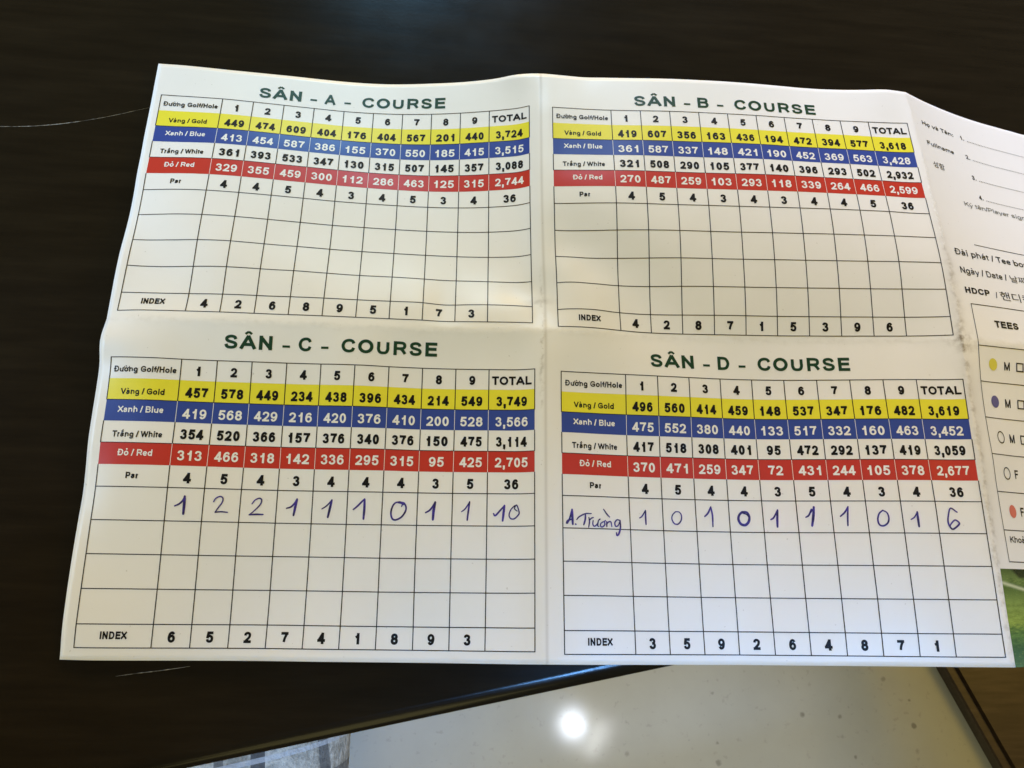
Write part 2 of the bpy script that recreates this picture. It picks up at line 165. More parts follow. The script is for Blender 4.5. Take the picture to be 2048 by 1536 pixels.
23387,-6325,70,24192,-6324,70,24998,-6324,70,25804,-6325,70,26611,-6326,70,27418,-6327,70,28225,-6329,70,29033,-6330,70,-13852,-6942,450,-13033,-6951,481,-12213,-6958,501,-11394,-6964,512,-10574,-6971,515,-9754,-6976,500,-8934,-6978,465,-8115,-6980,429,-7294,-6984,426,-6476,-6994,486,-5661,-7009,592,-4846,-7023,699,
-4028,-7031,766,-3209,-7036,818,-2390,-7041,878,-1574,-7047,959,-761,-7053,1074,2,-7060,1379,819,-7064,1446,1639,-7069,1414,2454,-7075,1329,3271,-7081,1257,4089,-7087,1215,4909,-7093,1203,5728,-7099,1216,6547,-7106,1263,7361,-7113,1351,8172,-7120,1474,8980,-7128,1613,9788,-7136,1746,10598,-7144,1872,11411,-7152,1982,
12226,-7158,2067,13042,-7165,2142,13860,-7170,2198,14637,-7162,1937,15411,-7154,1666,16192,-7146,1415,16977,-7138,1180,17768,-7132,963,18564,-7127,768,19361,-7122,578,20160,-7117,392,20960,-7113,213,21761,-7110,79,22563,-7107,70,23366,-7105,70,24170,-7103,70,24974,-7102,70,25779,-7101,70,26585,-7101,70,27391,-7101,70,
28197,-7102,70,29003,-7102,70,-13858,-7729,413,-13038,-7735,410,-12218,-7741,416,-11398,-7747,422,-10578,-7753,417,-9758,-7757,399,-8938,-7760,366,-8118,-7763,339,-7297,-7769,349,-6478,-7780,419,-5661,-7795,525,-4846,-7808,628,-4028,-7816,697,-3208,-7822,758,-2389,-7829,831,-1574,-7836,930,-765,-7842,1065,-2,-7847,1371,
814,-7851,1451,1634,-7857,1427,2449,-7863,1339,3265,-7869,1263,4083,-7875,1217,4903,-7881,1202,5722,-7888,1213,6540,-7894,1265,7355,-7901,1352,8166,-7909,1469,8975,-7916,1603,9784,-7924,1734,10594,-7932,1857,11407,-7940,1961,12223,-7946,2038,13040,-7952,2107,13858,-7958,2166,14636,-7950,1908,15413,-7942,1647,16192,-7934,1392,
16975,-7926,1149,17763,-7919,923,18557,-7913,719,19352,-7908,519,20149,-7903,325,20947,-7898,140,21746,-7893,71,22546,-7890,70,23347,-7886,70,24150,-7884,70,24953,-7882,70,25757,-7880,70,26561,-7878,70,27365,-7877,70,28170,-7877,70,28975,-7876,70,-13863,-8515,356,-13043,-8521,353,-12223,-8527,350,-11403,-8531,344,
-10583,-8536,328,-9763,-8540,302,-8942,-8543,272,-8122,-8547,258,-7301,-8556,288,-6480,-8568,369,-5662,-8581,465,-4846,-8592,548,-4023,-8600,605,-3203,-8609,678,-2387,-8617,776,-1576,-8624,904,-772,-8631,1065,-7,-8634,1370,809,-8639,1455,1629,-8644,1438,2444,-8651,1353,3259,-8657,1272,4077,-8664,1220,4897,-8670,1201,
5716,-8676,1211,6533,-8683,1271,7348,-8690,1359,8160,-8697,1464,8970,-8705,1588,9780,-8713,1713,10590,-8721,1834,11404,-8728,1936,12221,-8734,2005,13038,-8740,2062,13855,-8746,2132,14635,-8738,1881,15414,-8730,1626,16193,-8722,1371,16975,-8714,1123,17761,-8707,889,18552,-8701,677,19346,-8695,470,20140,-8689,268,20936,-8683,91,
21733,-8678,70,22532,-8674,70,23331,-8669,70,24132,-8666,70,24933,-8662,70,25735,-8660,70,26538,-8657,70,27341,-8655,70,28144,-8652,70,28947,-8650,70,-13868,-9297,261,-13048,-9306,292,-12228,-9312,284,-11408,-9316,268,-10588,-9320,245,-9767,-9324,220,-8947,-9328,203,-8126,-9334,210,-7303,-9345,255,-6484,-9358,340,
-5667,-9368,427,-4848,-9377,487,-4018,-9386,519,-3198,-9396,607,-2385,-9405,731,-1579,-9413,886,-780,-9421,1073,-13,-9421,1379,803,-9426,1458,1623,-9432,1444,2439,-9438,1368,3254,-9445,1285,4072,-9452,1228,4891,-9458,1204,5710,-9465,1208,6526,-9471,1276,7340,-9478,1365,8154,-9486,1457,8965,-9493,1571,9777,-9500,1681,
10589,-9508,1794,11402,-9516,1896,12219,-9522,1968,13036,-9527,2024,13852,-9534,2099,14636,-9526,1859,15416,-9518,1606,16195,-9510,1350,16975,-9502,1099,17759,-9495,860,18549,-9488,642,19341,-9482,427,20133,-9475,218,20927,-9469,74,21723,-9464,70,22519,-9458,70,23317,-9453,70,24116,-9449,70,24915,-9444,70,25716,-9440,70,
26516,-9436,70,27317,-9432,70,28118,-9429,70,28919,-9425,70,-13868,-10066,100,-13054,-10087,181,-12234,-10095,197,-11413,-10100,186,-10593,-10104,169,-9773,-10110,157,-8952,-10116,164,-8131,-10124,199,-7309,-10136,261,-6491,-10147,345,-5674,-10155,421,-4852,-10164,466,-4021,-10175,491,-3200,-10185,576,-2389,-10194,712,-1588,-10202,889,
-794,-10209,1097,-21,-10207,1399,797,-10214,1456,1616,-10221,1443,2433,-10226,1377,3249,-10234,1298,4066,-10240,1237,4885,-10247,1210,5704,-10253,1202,6521,-10260,1264,7335,-10267,1354,8149,-10274,1440,8963,-10281,1534,9776,-10287,1633,10590,-10294,1730,11403,-10301,1827,12217,-10309,1923,13033,-10315,1998,13850,-10321,2068,14637,-10315,1839,
15417,-10306,1585,16195,-10298,1328,16975,-10290,1076,17759,-10283,834,18547,-10276,610,19337,-10269,389,20128,-10262,174,20920,-10256,71,21713,-10250,70,22508,-10244,70,23304,-10238,70,24101,-10232,70,24898,-10227,70,25696,-10221,70,26495,-10216,70,27294,-10211,70,28093,-10205,70,28892,-10200,70,-13870,-10838,70,-13056,-10861,76,
-12239,-10875,100,-11419,-10883,109,-10598,-10890,107,-9779,-10896,112,-8958,-10904,142,-8137,-10914,205,-7318,-10925,294,-6502,-10934,378,-5683,-10943,437,-4859,-10953,468,-4029,-10963,498,-3205,-10975,571,-2396,-10985,712,-1601,-10992,912,-816,-10996,1149,-29,-10995,1428,790,-11002,1451,1610,-11009,1439,2428,-11015,1387,3243,-11022,1311,
4060,-11029,1239,4878,-11035,1196,5698,-11041,1194,6516,-11048,1241,7331,-11055,1322,8146,-11062,1411,8961,-11068,1497,9776,-11074,1582,10590,-11080,1671,11404,-11088,1770,12216,-11096,1876,13029,-11103,1979,13847,-11109,2034,14634,-11102,1802,15416,-11094,1558,16196,-11086,1306,16976,-11078,1053,17759,-11070,809,18546,-11063,579,19334,-11056,352,
20123,-11049,134,20913,-11042,70,21705,-11036,70,22497,-11029,70,23291,-11022,70,24086,-11016,70,24881,-11009,70,25678,-11003,70,26474,-10996,70,27271,-10989,70,28067,-10982,70,28864,-10975,70], float).reshape(NV, NU, 3)*1e-5
def _cr(t):
    return np.stack([-.5*t+t*t-.5*t**3, 1-2.5*t*t+1.5*t**3, .5*t+2*t*t-1.5*t**3, -.5*t*t+.5*t**3], -1)
_ext = np.zeros((NV+2, NU+2, 3)); _ext[1:-1, 1:-1] = NODES
_ext[0] = 2*_ext[1]-_ext[2]; _ext[-1] = 2*_ext[-2]-_ext[-3]
_ext[:, 0] = 2*_ext[:, 1]-_ext[:, 2]; _ext[:, -1] = 2*_ext[:, -2]-_ext[:, -3]
CU, CV = 34, 13                                                      # the right fold and the cross fold are sharp creases
def _cell(s, n, c):
    i = np.clip(s, 0, n-1-1e-9).astype(int); w = _cr(np.clip(s, 0, n-1-1e-9)-i); k = i[..., None]+np.arange(-1, 3); w = w.copy()
    lo = (i == c) & (i > 0); hi = i == c-1
    w[..., 1] += np.where(lo, 2*w[..., 0], 0); w[..., 2] += np.where(lo, -w[..., 0], 0); w[..., 0] = np.where(lo, 0, w[..., 0])
    w[..., 2] += np.where(hi, 2*w[..., 3], 0); w[..., 1] += np.where(hi, -w[..., 3], 0); w[..., 3] = np.where(hi, 0, w[..., 3])
    return i, w
def surf(u, v):
    u = np.asarray(u, float); v = np.asarray(v, float)
    i, wa = _cell(u/UMAX*(NU-1), NU, CU); j, wb = _cell(v/VMAX*(NV-1), NV, CV)
    p = np.zeros(u.shape+(3,))
    for y in range(4):
        for x in range(4):
            p += (wb[..., y]*wa[..., x])[..., None]*_ext[j+y, i+x]
    return p
def surf_off(u, v, off):
    u = np.asarray(u, float); v = np.asarray(v, float); e = .02
    n = np.cross(surf(u, v-e)-surf(u, v+e), surf(u-e, v)-surf(u+e, v)); n /= np.linalg.norm(n, axis=-1, keepdims=True)
    n *= np.where(n[..., 2:3] < 0, -1, 1)
    return surf(u, v)+n*off
FD1, FD2, CARD_W, CARD_H = 12.97939, 26.05, 39.05, 19.1644
FDH = 9.577
L_FILL, L_LINE, L_TEXT, L_PEN = 4e-5, 7e-5, 9e-5, 11e-5

# ------------------------------------------------------------------ lettering: a plain grotesque drawn as pen skeletons
# one glyph = (advance, [(x0, x1, y0, y1, strokes)]), all in capital heights; strokes run in the unit square of their box:
# 'l' straight, 'c' smooth, 'o' full oval (cx, cy, rx, ry)
XH = .725
def _rot(p): return [(1-x, 1-y) for x, y in p]
_six = [(.95, .80), (.80, .96), (.52, 1), (.16, .85), (0, .45), (.12, .12), (.5, 0), (.88, .10), (1, .32), (.88, .54), (.5, .63), (.15, .50), (.03, .36)]
_bowl = [('o', .5, .5, .5, .5)]
GL = {
 '0': (.777, .07, .70, [('o', .5, .5, .5, .5)]),
 '1': (.777, .09, .58, [('l', (.94, 0), (.94, 1)), ('c', (.96, .98), (.60, .76), (.0, .66))]),
 '2': (.777, .05, .71, [('c', (.02, .70), (.09, .90), (.48, 1), (.89, .90), (.98, .70), (.80, .45), (.36, .20), (.06, .02)), ('l', (0, 0), (1, 0))]),
 '3': (.777, .05, .70, [('c', (.02, .76), (.13, .94), (.48, 1), (.86, .90), (.90, .72), (.72, .56), (.38, .53)), ('c', (.38, .53), (.76, .50), (1, .30), (.86, .07), (.48, 0), (.12, .07), (0, .26))]),
 '4': (.777, .03, .74, [('l', (.74, 0), (.74, 1)), ('l', (.68, .98), (.02, .27)), ('l', (0, .25), (1, .25))]),
 '5': (.777, .06, .71, [('l', (.92, 1), (.24, 1)), ('l', (.20, 1.0), (.06, .50)), ('c', (.05, .50), (.25, .62), (.52, .64), (.88, .53), (1, .32), (.87, .08), (.48, 0), (.12, .07), (0, .26))]),
 '6': (.777, .05, .71, [('c', *_six)]),
 '7': (.777, .06, .71, [('l', (0, 1), (1, 1)), ('c', (.97, .96), (.68, .65), (.47, .32), (.38, 0))]),
 '8': (.777, .06, .71, [('o', .5, .77, .44, .23), ('o', .5, .275, .5, .275)]),
 '9': (.777, .05, .71, [('c', *_rot(_six))]),
 'A': (1.008, .0, 1.008, [('l', (0, 0), (.47, 1)), ('l', (1, 0), (.53, 1)), ('l', (.22, .30), (.78, .30))]),
 'B': (1.008, .10, .94, [('l', (0, 0), (0, 1)), ('c', (0, 1), (.5, 1), (.82, .96), (.93, .77), (.80, .58), (.5, .54), (0, .54)), ('c', (.4, .54), (.80, .52), (1, .28), (.85, .04), (.5, 0), (0, 0))]),
 'C': (1.008, .06, .96, [('c', (1, .72), (.86, .93), (.53, 1), (.15, .86), (0, .5), (.15, .14), (.53, 0), (.88, .09), (1, .32))]),
 'D': (1.008, .10, .95, [('l', (0, 0), (0, 1)), ('c', (0, 1), (.45, 1), (.80, .90), (1, .5), (.80, .10), (.45, 0), (0, 0))]),
 'E': (.931, .10, .87, [('l', (0, 0), (0, 1)), ('l', (0, 1), (1, 1)), ('l', (0, .53), (.92, .53)), ('l', (0, 0), (1, 0))]),
 'F': (.853, .10, .81, [('l', (0, 0), (0, 1)), ('l', (0, 1), (1, 1)), ('l', (0, .52), (.88, .52))]),
 'G': (1.087, .06, 1.0, [('c', (.98, .73), (.84, .93), (.52, 1), (.14, .86), (0, .5), (.14, .14), (.52, 0), (.82, .05), (1, .16)), ('l', (1, .12), (1, .45)), ('l', (1, .45), (.55, .45))]),
 'H': (1.008, .10, .91, [('l', (0, 0), (0, 1)), ('l', (1, 0), (1, 1)), ('l', (0, .52), (1, .52))]),
 'I': (.388, .09, .30, [('l', (.5, 0), (.5, 1))]),
 'K': (1.008, .10, 1.0, [('l', (0, 0), (0, 1)), ('l', (0, .36), (.92, 1)), ('l', (.36, .60), (1, 0))]),
 'L': (.853, .10, .82, [('l', (0, 0), (0, 1)), ('l', (0, 0), (1, 0))]),
 'M': (1.163, .10, 1.06, [('l', (0, 0), (0, 1)), ('l', (1, 0), (1, 1)), ('l', (.02, 1), (.5, 0)), ('l', (.98, 1), (.5, 0))]),
 'N': (1.008, .10, .91, [('l', (0, 0), (0, 1)), ('l', (1, 0), (1, 1)), ('l', (.02, .98), (.98, .02))]),
 'O': (1.087, .05, 1.04, [('o', .5, .5, .5, .5)]),
 'P': (.931, .10, .88, [('l', (0, 0), (0, 1)), ('c', (0, 1), (.55, 1), (.90, .93), (1, .71), (.90, .49), (.55, .42), (0, .42))]),
 'R': (1.008, .10, .97, [('l', (0, 0), (0, 1)), ('c', (0, 1), (.55, 1), (.86, .93), (.94, .73), (.84, .53), (.50, .47), (0, .47)), ('c', (.48, .46), (.70, .36), (1, 0))]),
 'S': (.931, .05, .87, [('c', (.96, .74), (.84, .93), (.48, 1), (.12, .91), (.05, .73), (.20, .58), (.52, .50), (.88, .40), (1, .24), (.86, .06), (.50, 0), (.13, .07), (0, .30))]),
 'T': (.853, .03, .83, [('l', (0, 1), (1, 1)), ('l', (.5, 0), (.5, 1))]),
 'U': (1.008, .10, .91, [('c', (0, 1), (0, .6), (0, .32), (.16, .06), (.5, 0), (.84, .06), (1, .32), (1, .6), (1, 1))]),
 'V': (.931, .0, .931, [('l', (0, 1), (.48, 0)), ('l', (1, 1), (.52, 0))]),
 'W': (1.318, .0, 1.318, [('l', (0, 1), (.24, 0)), ('l', (.26, 0), (.49, 1)), ('l', (.51, 1), (.74, 0)), ('l', (.76, 0), (1, 1))]),
 'X': (.931, .0, .931, [('l', (0, 0), (.98, 1)), ('l', (1, 0), (.02, 1))]),
}
LO = {
 'a': (.776, .05, .70, XH, 0, [('c', (.04, .74), (.18, .94), (.5, 1), (.84, .93), (.92, .70), (.92, .25), (1, 0)), ('c', (.92, .62), (.55, .56), (.14, .48), (0, .25), (.14, .03), (.42, 0), (.76, .10), (.92, .32))]),
 'b': (.853, .09, .81, 1, 0, [('l', (0, 0), (0, 1))]), 'd': (.853, .05, .76, 1, 0, [('l', (1, 0), (1, 1))]),
 'c': (.776, .05, .73, XH, 0, [('c', (1, .68), (.84, .93), (.52, 1), (.13, .86), (0, .5), (.13, .14), (.52, 0), (.86, .08), (1, .33))]),
 'e': (.776, .05, .73, XH, 0, [('c', (.02, .50), (1, .50)), ('c', (1, .50), (.90, .84), (.52, 1), (.13, .86), (0, .5), (.13, .14), (.52, 0), (.82, .06), (.98, .24))]),
 'f': (.50, .02, .54, 1, 0, [('c', (1, .99), (.62, 1.0), (.38, .84), (.38, 0)), ('l', (0, .62), (.92, .62))]),
 'g': (.853, .05, .76, XH, -.29, [('c', (1, 1), (1, .25), (.92, .07), (.5, 0), (.14, .05), (.03, .17)), ('O', )]),
 'h': (.853, .09, .77, 1, 0, [('l', (0, 0), (0, 1)), ('c', (0, .45), (.22, .66), (.55, .71), (.88, .62), (1, .42), (1, 0))]),
 'i': (.388, .09, .30, XH, 0, [('l', (.5, 0), (.5, 1))]), 'l': (.388, .09, .30, 1, 0, [('l', (.5, 0), (.5, 1))]),
 'k': (.776, .09, .78, 1, 0, [('l', (0, 0), (0, 1)), ('l', (0, .25), (.9, .70)), ('l', (.38, .45), (1, 0))]),
 'm': (1.24, .09, 1.16, XH, 0, [('l', (0, 0), (0, 1)), ('c', (0, .66), (.10, .93), (.28, 1), (.44, .92), (.50, .66), (.50, 0)), ('c', (.50, .66), (.60, .93), (.78, 1), (.94, .92), (1, .66), (1, 0))]),
 'n': (.853, .09, .77, XH, 0, [('l', (0, 0), (0, 1)), ('c', (0, .64), (.20, .92), (.55, 1), (.88, .90), (1, .62), (1, 0))]),
 'o': (.853, .05, .80, XH, 0, [('o', .5, .5, .5, .5)]),
 'p': (.853, .09, .81, XH, -.28, [('l', (0, 0), (0, 1)), ('O', )]),
 'r': (.543, .09, .55, XH, 0, [('l', (0, 0), (0, 1)), ('c', (0, .60), (.35, .93), (1, .96))]),
 's': (.776, .05, .71, XH, 0, [('c', (.95, .74), (.80, .95), (.48, 1), (.13, .92), (.05, .74), (.22, .58), (.60, .49), (.92, .40), (1, .24), (.82, .05), (.48, 0), (.14, .06), (0, .27))]),
 't': (.465, .02, .46, .93, 0, [('c', (.42, 1), (.42, .25), (.55, .03), (1, .02)), ('l', (0, .76), (1, .76))]),
 'u': (.853, .09, .77, XH, 0, [('l', (1, 0), (1, 1)), ('c', (0, 1), (0, .38), (.12, .10), (.45, 0), (.80, .08), (1, .36))]),
 'v': (.776, .02, .76, XH, 0, [('l', (0, 1), (.48, 0)), ('l', (1, 1), (.52, 0))]),
 'x': (.776, .02, .76, XH, 0, [('l', (0, 0), (.97, 1)), ('l', (1, 0), (.03, 1))]),
 'y': (.776, .02, .76, XH, -.28, [('l', (0, 1), (.50, .30)), ('c', (1, 1), (.55, .30), (.38, .06), (.08, .0))]),
}
ACC = {'Â': 'A^', 'â': 'a^', 'ê': 'e^', 'à': 'a`', 'á': 'a/', 'ắ': 'a(/', 'ả': 'a?', 'ỏ': 'o?', 'ọ': 'o_', 'ư': 'u+', 'ờ': 'o+`', 'ý': 'y/', 'Đ': 'D=', 'đ': 'd='}
def glyph(ch, w):
    """skeleton of one character: (advance, [[points], ...], [square dots])"""
    acc = ''
    if ch in ACC: ch, acc = ACC[ch][0], ACC[ch][1:]
    h = w/2
    if ch in GL: adv, x0, x1, st = GL[ch]; y0, y1 = 0, 1
    elif ch in LO: adv, x0, x1, y1, y0, st = LO[ch]; st = list(st)
    else:
        if ch == ' ': return .388, [], []
        if ch == '/': return .40, [([(.05, -.02), (.34, 1.02)], 0)], []
        if ch == '-': return .465, [([(.06, .36), (.40, .36)], 0)], []
        if ch in '.,:':
            d = [(.19, h)]+([(.19, .60)] if ch == ':' else [])
            return .388, ([([(.20, h*.6), (.20, -.10), (.12, -.20)], 0)] if ch == ',' else []), d
    X = lambda x: x0+h+x*(x1-x0-w); Y = lambda y: y0+h+y*(y1-y0-w)
    out = []; dots = []
    if ch in 'bd': st = st+[('O',)]
    if ch == 'i' and not acc: dots.append(((x0+x1)/2, 1-h))
    for s in st:
        if s[0] == 'l':
            p, q = [np.array((X(a), Y(b))) for a, b in s[1:]]; d = (q-p)/np.linalg.norm(q-p)
            vert = abs(d[0]) < .02 or abs(d[1]) < .02
            e = h if vert else h*.75
            out.append(([tuple(p-d*e), tuple(q+d*e)], 0))
        elif s[0] == 'c':
            pts = [(X(a), Y(b)) for a, b in s[1:]]
            out.append((pts, 1))
        else:
            if s[0] == 'o': cx, cy, rx, ry = X(s[1]), Y(s[2]), s[3]*(x1-x0-w), s[4]*(y1-y0-w)
            else: cx, cy, rx, ry = (x0+x1)/2, XH/2, (x1-x0-w)/2, (XH-w)/2
            out.append(([(cx+rx*math.cos(t), cy+ry*math.sin(t)) for t in np.linspace(0, 2*math.pi, 25)], 2))
    m = (x0+x1)/2; top = 1.08 if ch in GL else XH+.10
    k = top
    for a in acc:
        if a == '^': out.append(([(m-.20, k), (m, k+.17)], 3)); out.append(([(m, k+.17), (m+.20, k)], 3))
        elif a == '`': out.append(([(m-.14, k+.20), (m+.06, k+.02)], 3))
        elif a == '/': out.append(([(m+.14, k+.20), (m-.06, k+.02)], 3))
        elif a == '(': out.append(([(m-.18, k+.15), (m-.10, k+.03), (m+.10, k+.03), (m+.18, k+.15)], 4)); k += .14
        elif a == '?': out.append(([(m-.10, k+.20), (m+.05, k+.24), (m+.10, k+.14), (m, k+.02)], 4))
        elif a == '_': dots.append((m, -.22))
        elif a == '+': out.append(([(x1-h, XH-h), (x1+.12, XH-.02), (x1+.16, XH+.20)], 3))
        elif a == '=': out.append(([(x0-.10, .53), (x0+.38, .53)] if ch == 'D' else [(m, .84), (x1+.08, .84)], 3))
    return adv, out, dots
def lettering(body, w, space=0.0):
    """quads of a whole string in capital heights: vertices, faces"""
    V = []; F = []; x = 0
    def ribbon(p, ww, closed=False):
        p = np.array(p, float); d = np.gradient(p, axis=0)
        if closed: d[0] = d[-1] = p[1]-p[-2]
        d /= np.maximum(np.linalg.norm(d, axis=1, keepdims=True), 1e-9); n = np.stack([-d[:, 1], d[:, 0]], 1)*ww/2
        b = len(V); k = len(p); V.extend(map(tuple, np.vstack([p+n, p-n])))
        F.extend([[b+i, b+i+1, b+k+i+1, b+k+i] for i in range(k-1)])
    for ch in body:
        adv, st, dots = glyph(ch, w)
        for pts, kind in st:
            p = np.array(pts, float); p[:, 0] += x
            if kind in (1, 4) and len(p) > 2:
                q = np.vstack([2*p[0]-p[1], p, 2*p[-1]-p[-2]]); o = []
                for i in range(len(p)-1):
                    for t in np.linspace(0, 1, 5)[:-1]: o.append(_cr(np.array(t))@q[i:i+4])
                p = np.array(o+[p[-1]])
            ribbon(p, w*(.68 if kind in (3, 4) else .92 if kind == 1 else 1), kind == 2)
        for a, b in dots:
            r = w*.55; k = len(V); V.extend([(x+a-r, b-r), (x+a+r, b-r), (x+a+r, b+r), (x+a-r, b+r)]); F.append([k, k+1, k+2, k+3])
        x += adv+space
    return np.array(V), F

class Ink:
    """collects flat shapes in card coordinates and lays them on the sheet as one mesh"""
    def __init__(s): s.uv = []; s.off = []; s.f = []; s.m = []; s.k = 0
    def add(s, uv, faces, off, m=0):
        s.uv += [tuple(p) for p in uv]; s.off += [off]*len(uv)
        s.f += [[i+s.k for i in f] for f in faces]; s.m += [m]*len(faces); s.k += len(uv)
    def patch(s, u0, u1, v0, v1, off=L_FILL, m=0, step=.15):
        a = max(1, math.ceil((u1-u0)/step)); b = max(1, math.ceil((v1-v0)/step))
        uv = [(u0+(u1-u0)*i/a, v0+(v1-v0)*j/b) for j in range(b+1) for i in range(a+1)]
        s.add(uv, [[j*(a+1)+i, j*(a+1)+i+1, (j+1)*(a+1)+i+1, (j+1)*(a+1)+i] for j in range(b) for i in range(a)], off, m)
    def hline(s, u0, u1, v, w=.028, m=0): s.patch(u0-w/2, u1+w/2, v-w/2, v+w/2, L_LINE, m)
    def vline(s, u, v0, v1, w=.028, m=0): s.patch(u-w/2, u+w/2, v0, v1, L_LINE, m)
    def disc(s, u, v, r, m=0, hole=0, n=40, rv=None):
        rv = rv or r
        if hole:
            uv = [(u+(r if k else hole)*math.cos(t), v+(rv if k else hole*rv/r)*math.sin(t)) for t in [2*math.pi*i/n for i in range(n)] for k in (0, 1)]
            s.add(uv, [[2*i, 2*i+1, (2*i+3) % (2*n), (2*i+2) % (2*n)] for i in range(n)], L_TEXT, m)
        else:
            uv = [(u, v)]+[(u+r*math.cos(2*math.pi*i/n), v+rv*math.sin(2*math.pi*i/n)) for i in range(n)]
            s.add(uv, [[0, 1+i, 1+(i+1) % n] for i in range(n)], L_TEXT, m)
    def stroke(s, pts, w, off=L_PEN, m=0):
        p = np.array(pts, float)
        if len(p) > 2:                                              # smooth the pen path
            q = np.vstack([2*p[0]-p[1], p, 2*p[-1]-p[-2]]); out = []
            for i in range(len(p)-1):
                for t in np.linspace(0, 1, 7)[:-1]: out.append(_cr(np.array(t))@q[i:i+4])
            p = np.array(out+[p[-1]])
        else: p = np.array([p[0]+(p[-1]-p[0])*t for t in np.linspace(0, 1, 6)])
        d = np.gradient(p, axis=0); d /= np.maximum(np.linalg.norm(d, axis=1, keepdims=True), 1e-6); nrm = np.stack([-d[:, 1], d[:, 0]], 1)
        n = len(p); ww = np.array([w*(.82+.3*math.sin(3.1*i/n+.3*random.random())) for i in range(n)])[:, None]*.5
        uv = np.vstack([p+nrm*ww, p-nrm*ww])
        s.add(uv, [[i, i+1, n+i+1, n+i] for i in range(n-1)], off, m)
        for e, r in ((p[0], ww[0, 0]), (p[-1], ww[-1, 0])):
            s.add([tuple(e)]+[(e[0]+r*math.cos(t*.785), e[1]+r*math.sin(t*.785)) for t in range(8)], [[0, 1+i, 1+(i+1) % 8] for i in range(8)], off+1e-6, m)
    def text(s, body, u, v, cap=None, width=None, bold=.2, align='C', m=0, space=0.0, slant=0.0):
        """baseline at v; u is the centre, left or right end; cap = capital height, width = full width, bold = stem / capital height"""
        if any(ord(c) > 0x3000 for c in body): V, F, capn = glyphs(body, 0.0, 1.0); V = V/capn
        else: V, F = lettering(body, bold, space)
        x0, x1 = V[:, 0].min(), V[:, 0].max()
        sx = width/(x1-x0) if width else cap
        left = {'C': u-(x1-x0)*sx/2, 'L': u, 'R': u-(x1-x0)*sx}[align]
        s.add([(left+(x-x0)*sx+slant*y*cap, v-y*cap) for x, y in V], F, L_TEXT, m)
    def build(s, name, mats, parent, label=None):
        uv = np.array(s.uv); P = surf_off(uv[:, 0], uv[:, 1], np.array(s.off)[:, None])
        me = bpy.data.meshes.new(name); me.from_pydata(P.tolist(), [], s.f); me.update()
        for p, k in zip(me.polygons, s.m): p.material_index = k
        if sum(p.normal.z for p in me.polygons) < 0 or True:
            fl = [p.index for p in me.polygons if p.normal.z < 0]
            if fl:
                bm = bmesh.new(); bm.from_mesh(me); bm.faces.ensure_lookup_table()
                bmesh.ops.reverse_faces(bm, faces=[bm.faces[i] for i in fl]); bm.to_mesh(me); bm.free()
        for p in me.polygons: p.use_smooth = True
        o = link(name, me, mats, parent)
        if label: o['label'] = label
        return o
_cache = {}
def glyphs(body, bold, space):
    key = (body, bold, space)
    if key in _cache: return _cache[key]
    res = []
    for t in (body, 'H'):
        cu = bpy.data.curves.new('lettering', 'FONT'); cu.body = t; cu.offset = bold; cu.space_character = space; cu.resolution_u = 4
        ob = bpy.data.objects.new('lettering', cu); C.objects.link(ob); bpy.context.view_layer.update()
        me = bpy.data.meshes.new_from_object(ob.evaluated_get(bpy.context.evaluated_depsgraph_get()))
        V = np.array([v.co[:2] for v in me.vertices]); F = [list(p.vertices) for p in me.polygons]
        res.append((V, F)); bpy.data.objects.remove(ob); bpy.data.curves.remove(cu); bpy.data.meshes.remove(me)
    capn = res[1][0][:, 1].max()
    _cache[key] = (res[0][0], res[0][1], capn)
    return _cache[key]

# ------------------------------------------------------------------ materials
INK = mat('black_ink', (.006, .005, .004), .5, .2)
LINE = mat('table_line_ink', (.014, .012, .010), .5, .2)
WHITE = mat('unprinted_white', (.80, .80, .78), .40, .4)
GREEN = mat('dark_green_ink', (.010, .046, .020), .42, .25)
GOLD = mat('gold_ink', (.80, .73, .040), .40, .3)
BLUE = mat('blue_ink', (.034, .066, .31), .36, .35)
RED = mat('red_ink', (.52, .038, .020), .36, .35)
PALE_RED = mat('pale_red_ink', (.62, .16, .12), .4, .4)
PALE_GOLD = mat('pale_gold_ink', (.62, .56, .07), .4, .4)
VIOLET = mat('violet_blue_ink', (.045, .055, .26), .4, .4)
GREY = mat('grey_ink', (.10, .11, .10), .4, .4)
for m_ in (GOLD, BLUE, RED):                                        # slightly uneven offset print
    t = NT(m_); tc = t.n('ShaderNodeTexCoord'); f = t.noise(tc.outputs['Object'], 900, 3, .6)
    c = tuple(m_.node_tree.nodes['Principled BSDF'].inputs['Base Color'].default_value)
    t.l(t.mix(t.math('MULTIPLY', f, .22), c, tuple(x*.72 for x in c[:3])+(1,)), t.b.inputs['Base Color'])
PEN = mat('ballpoint_ink', (.03, .018, .16), .35, .5)
t = NT(PEN); tc = t.n('ShaderNodeTexCoord'); f = t.noise(tc.outputs['Object'], 420, 3, .6)
t.l(t.ramp(f, [(.36, (.016, .010, .075)), (.62, (.060, .036, .32))]), t.b.inputs['Base Color'])

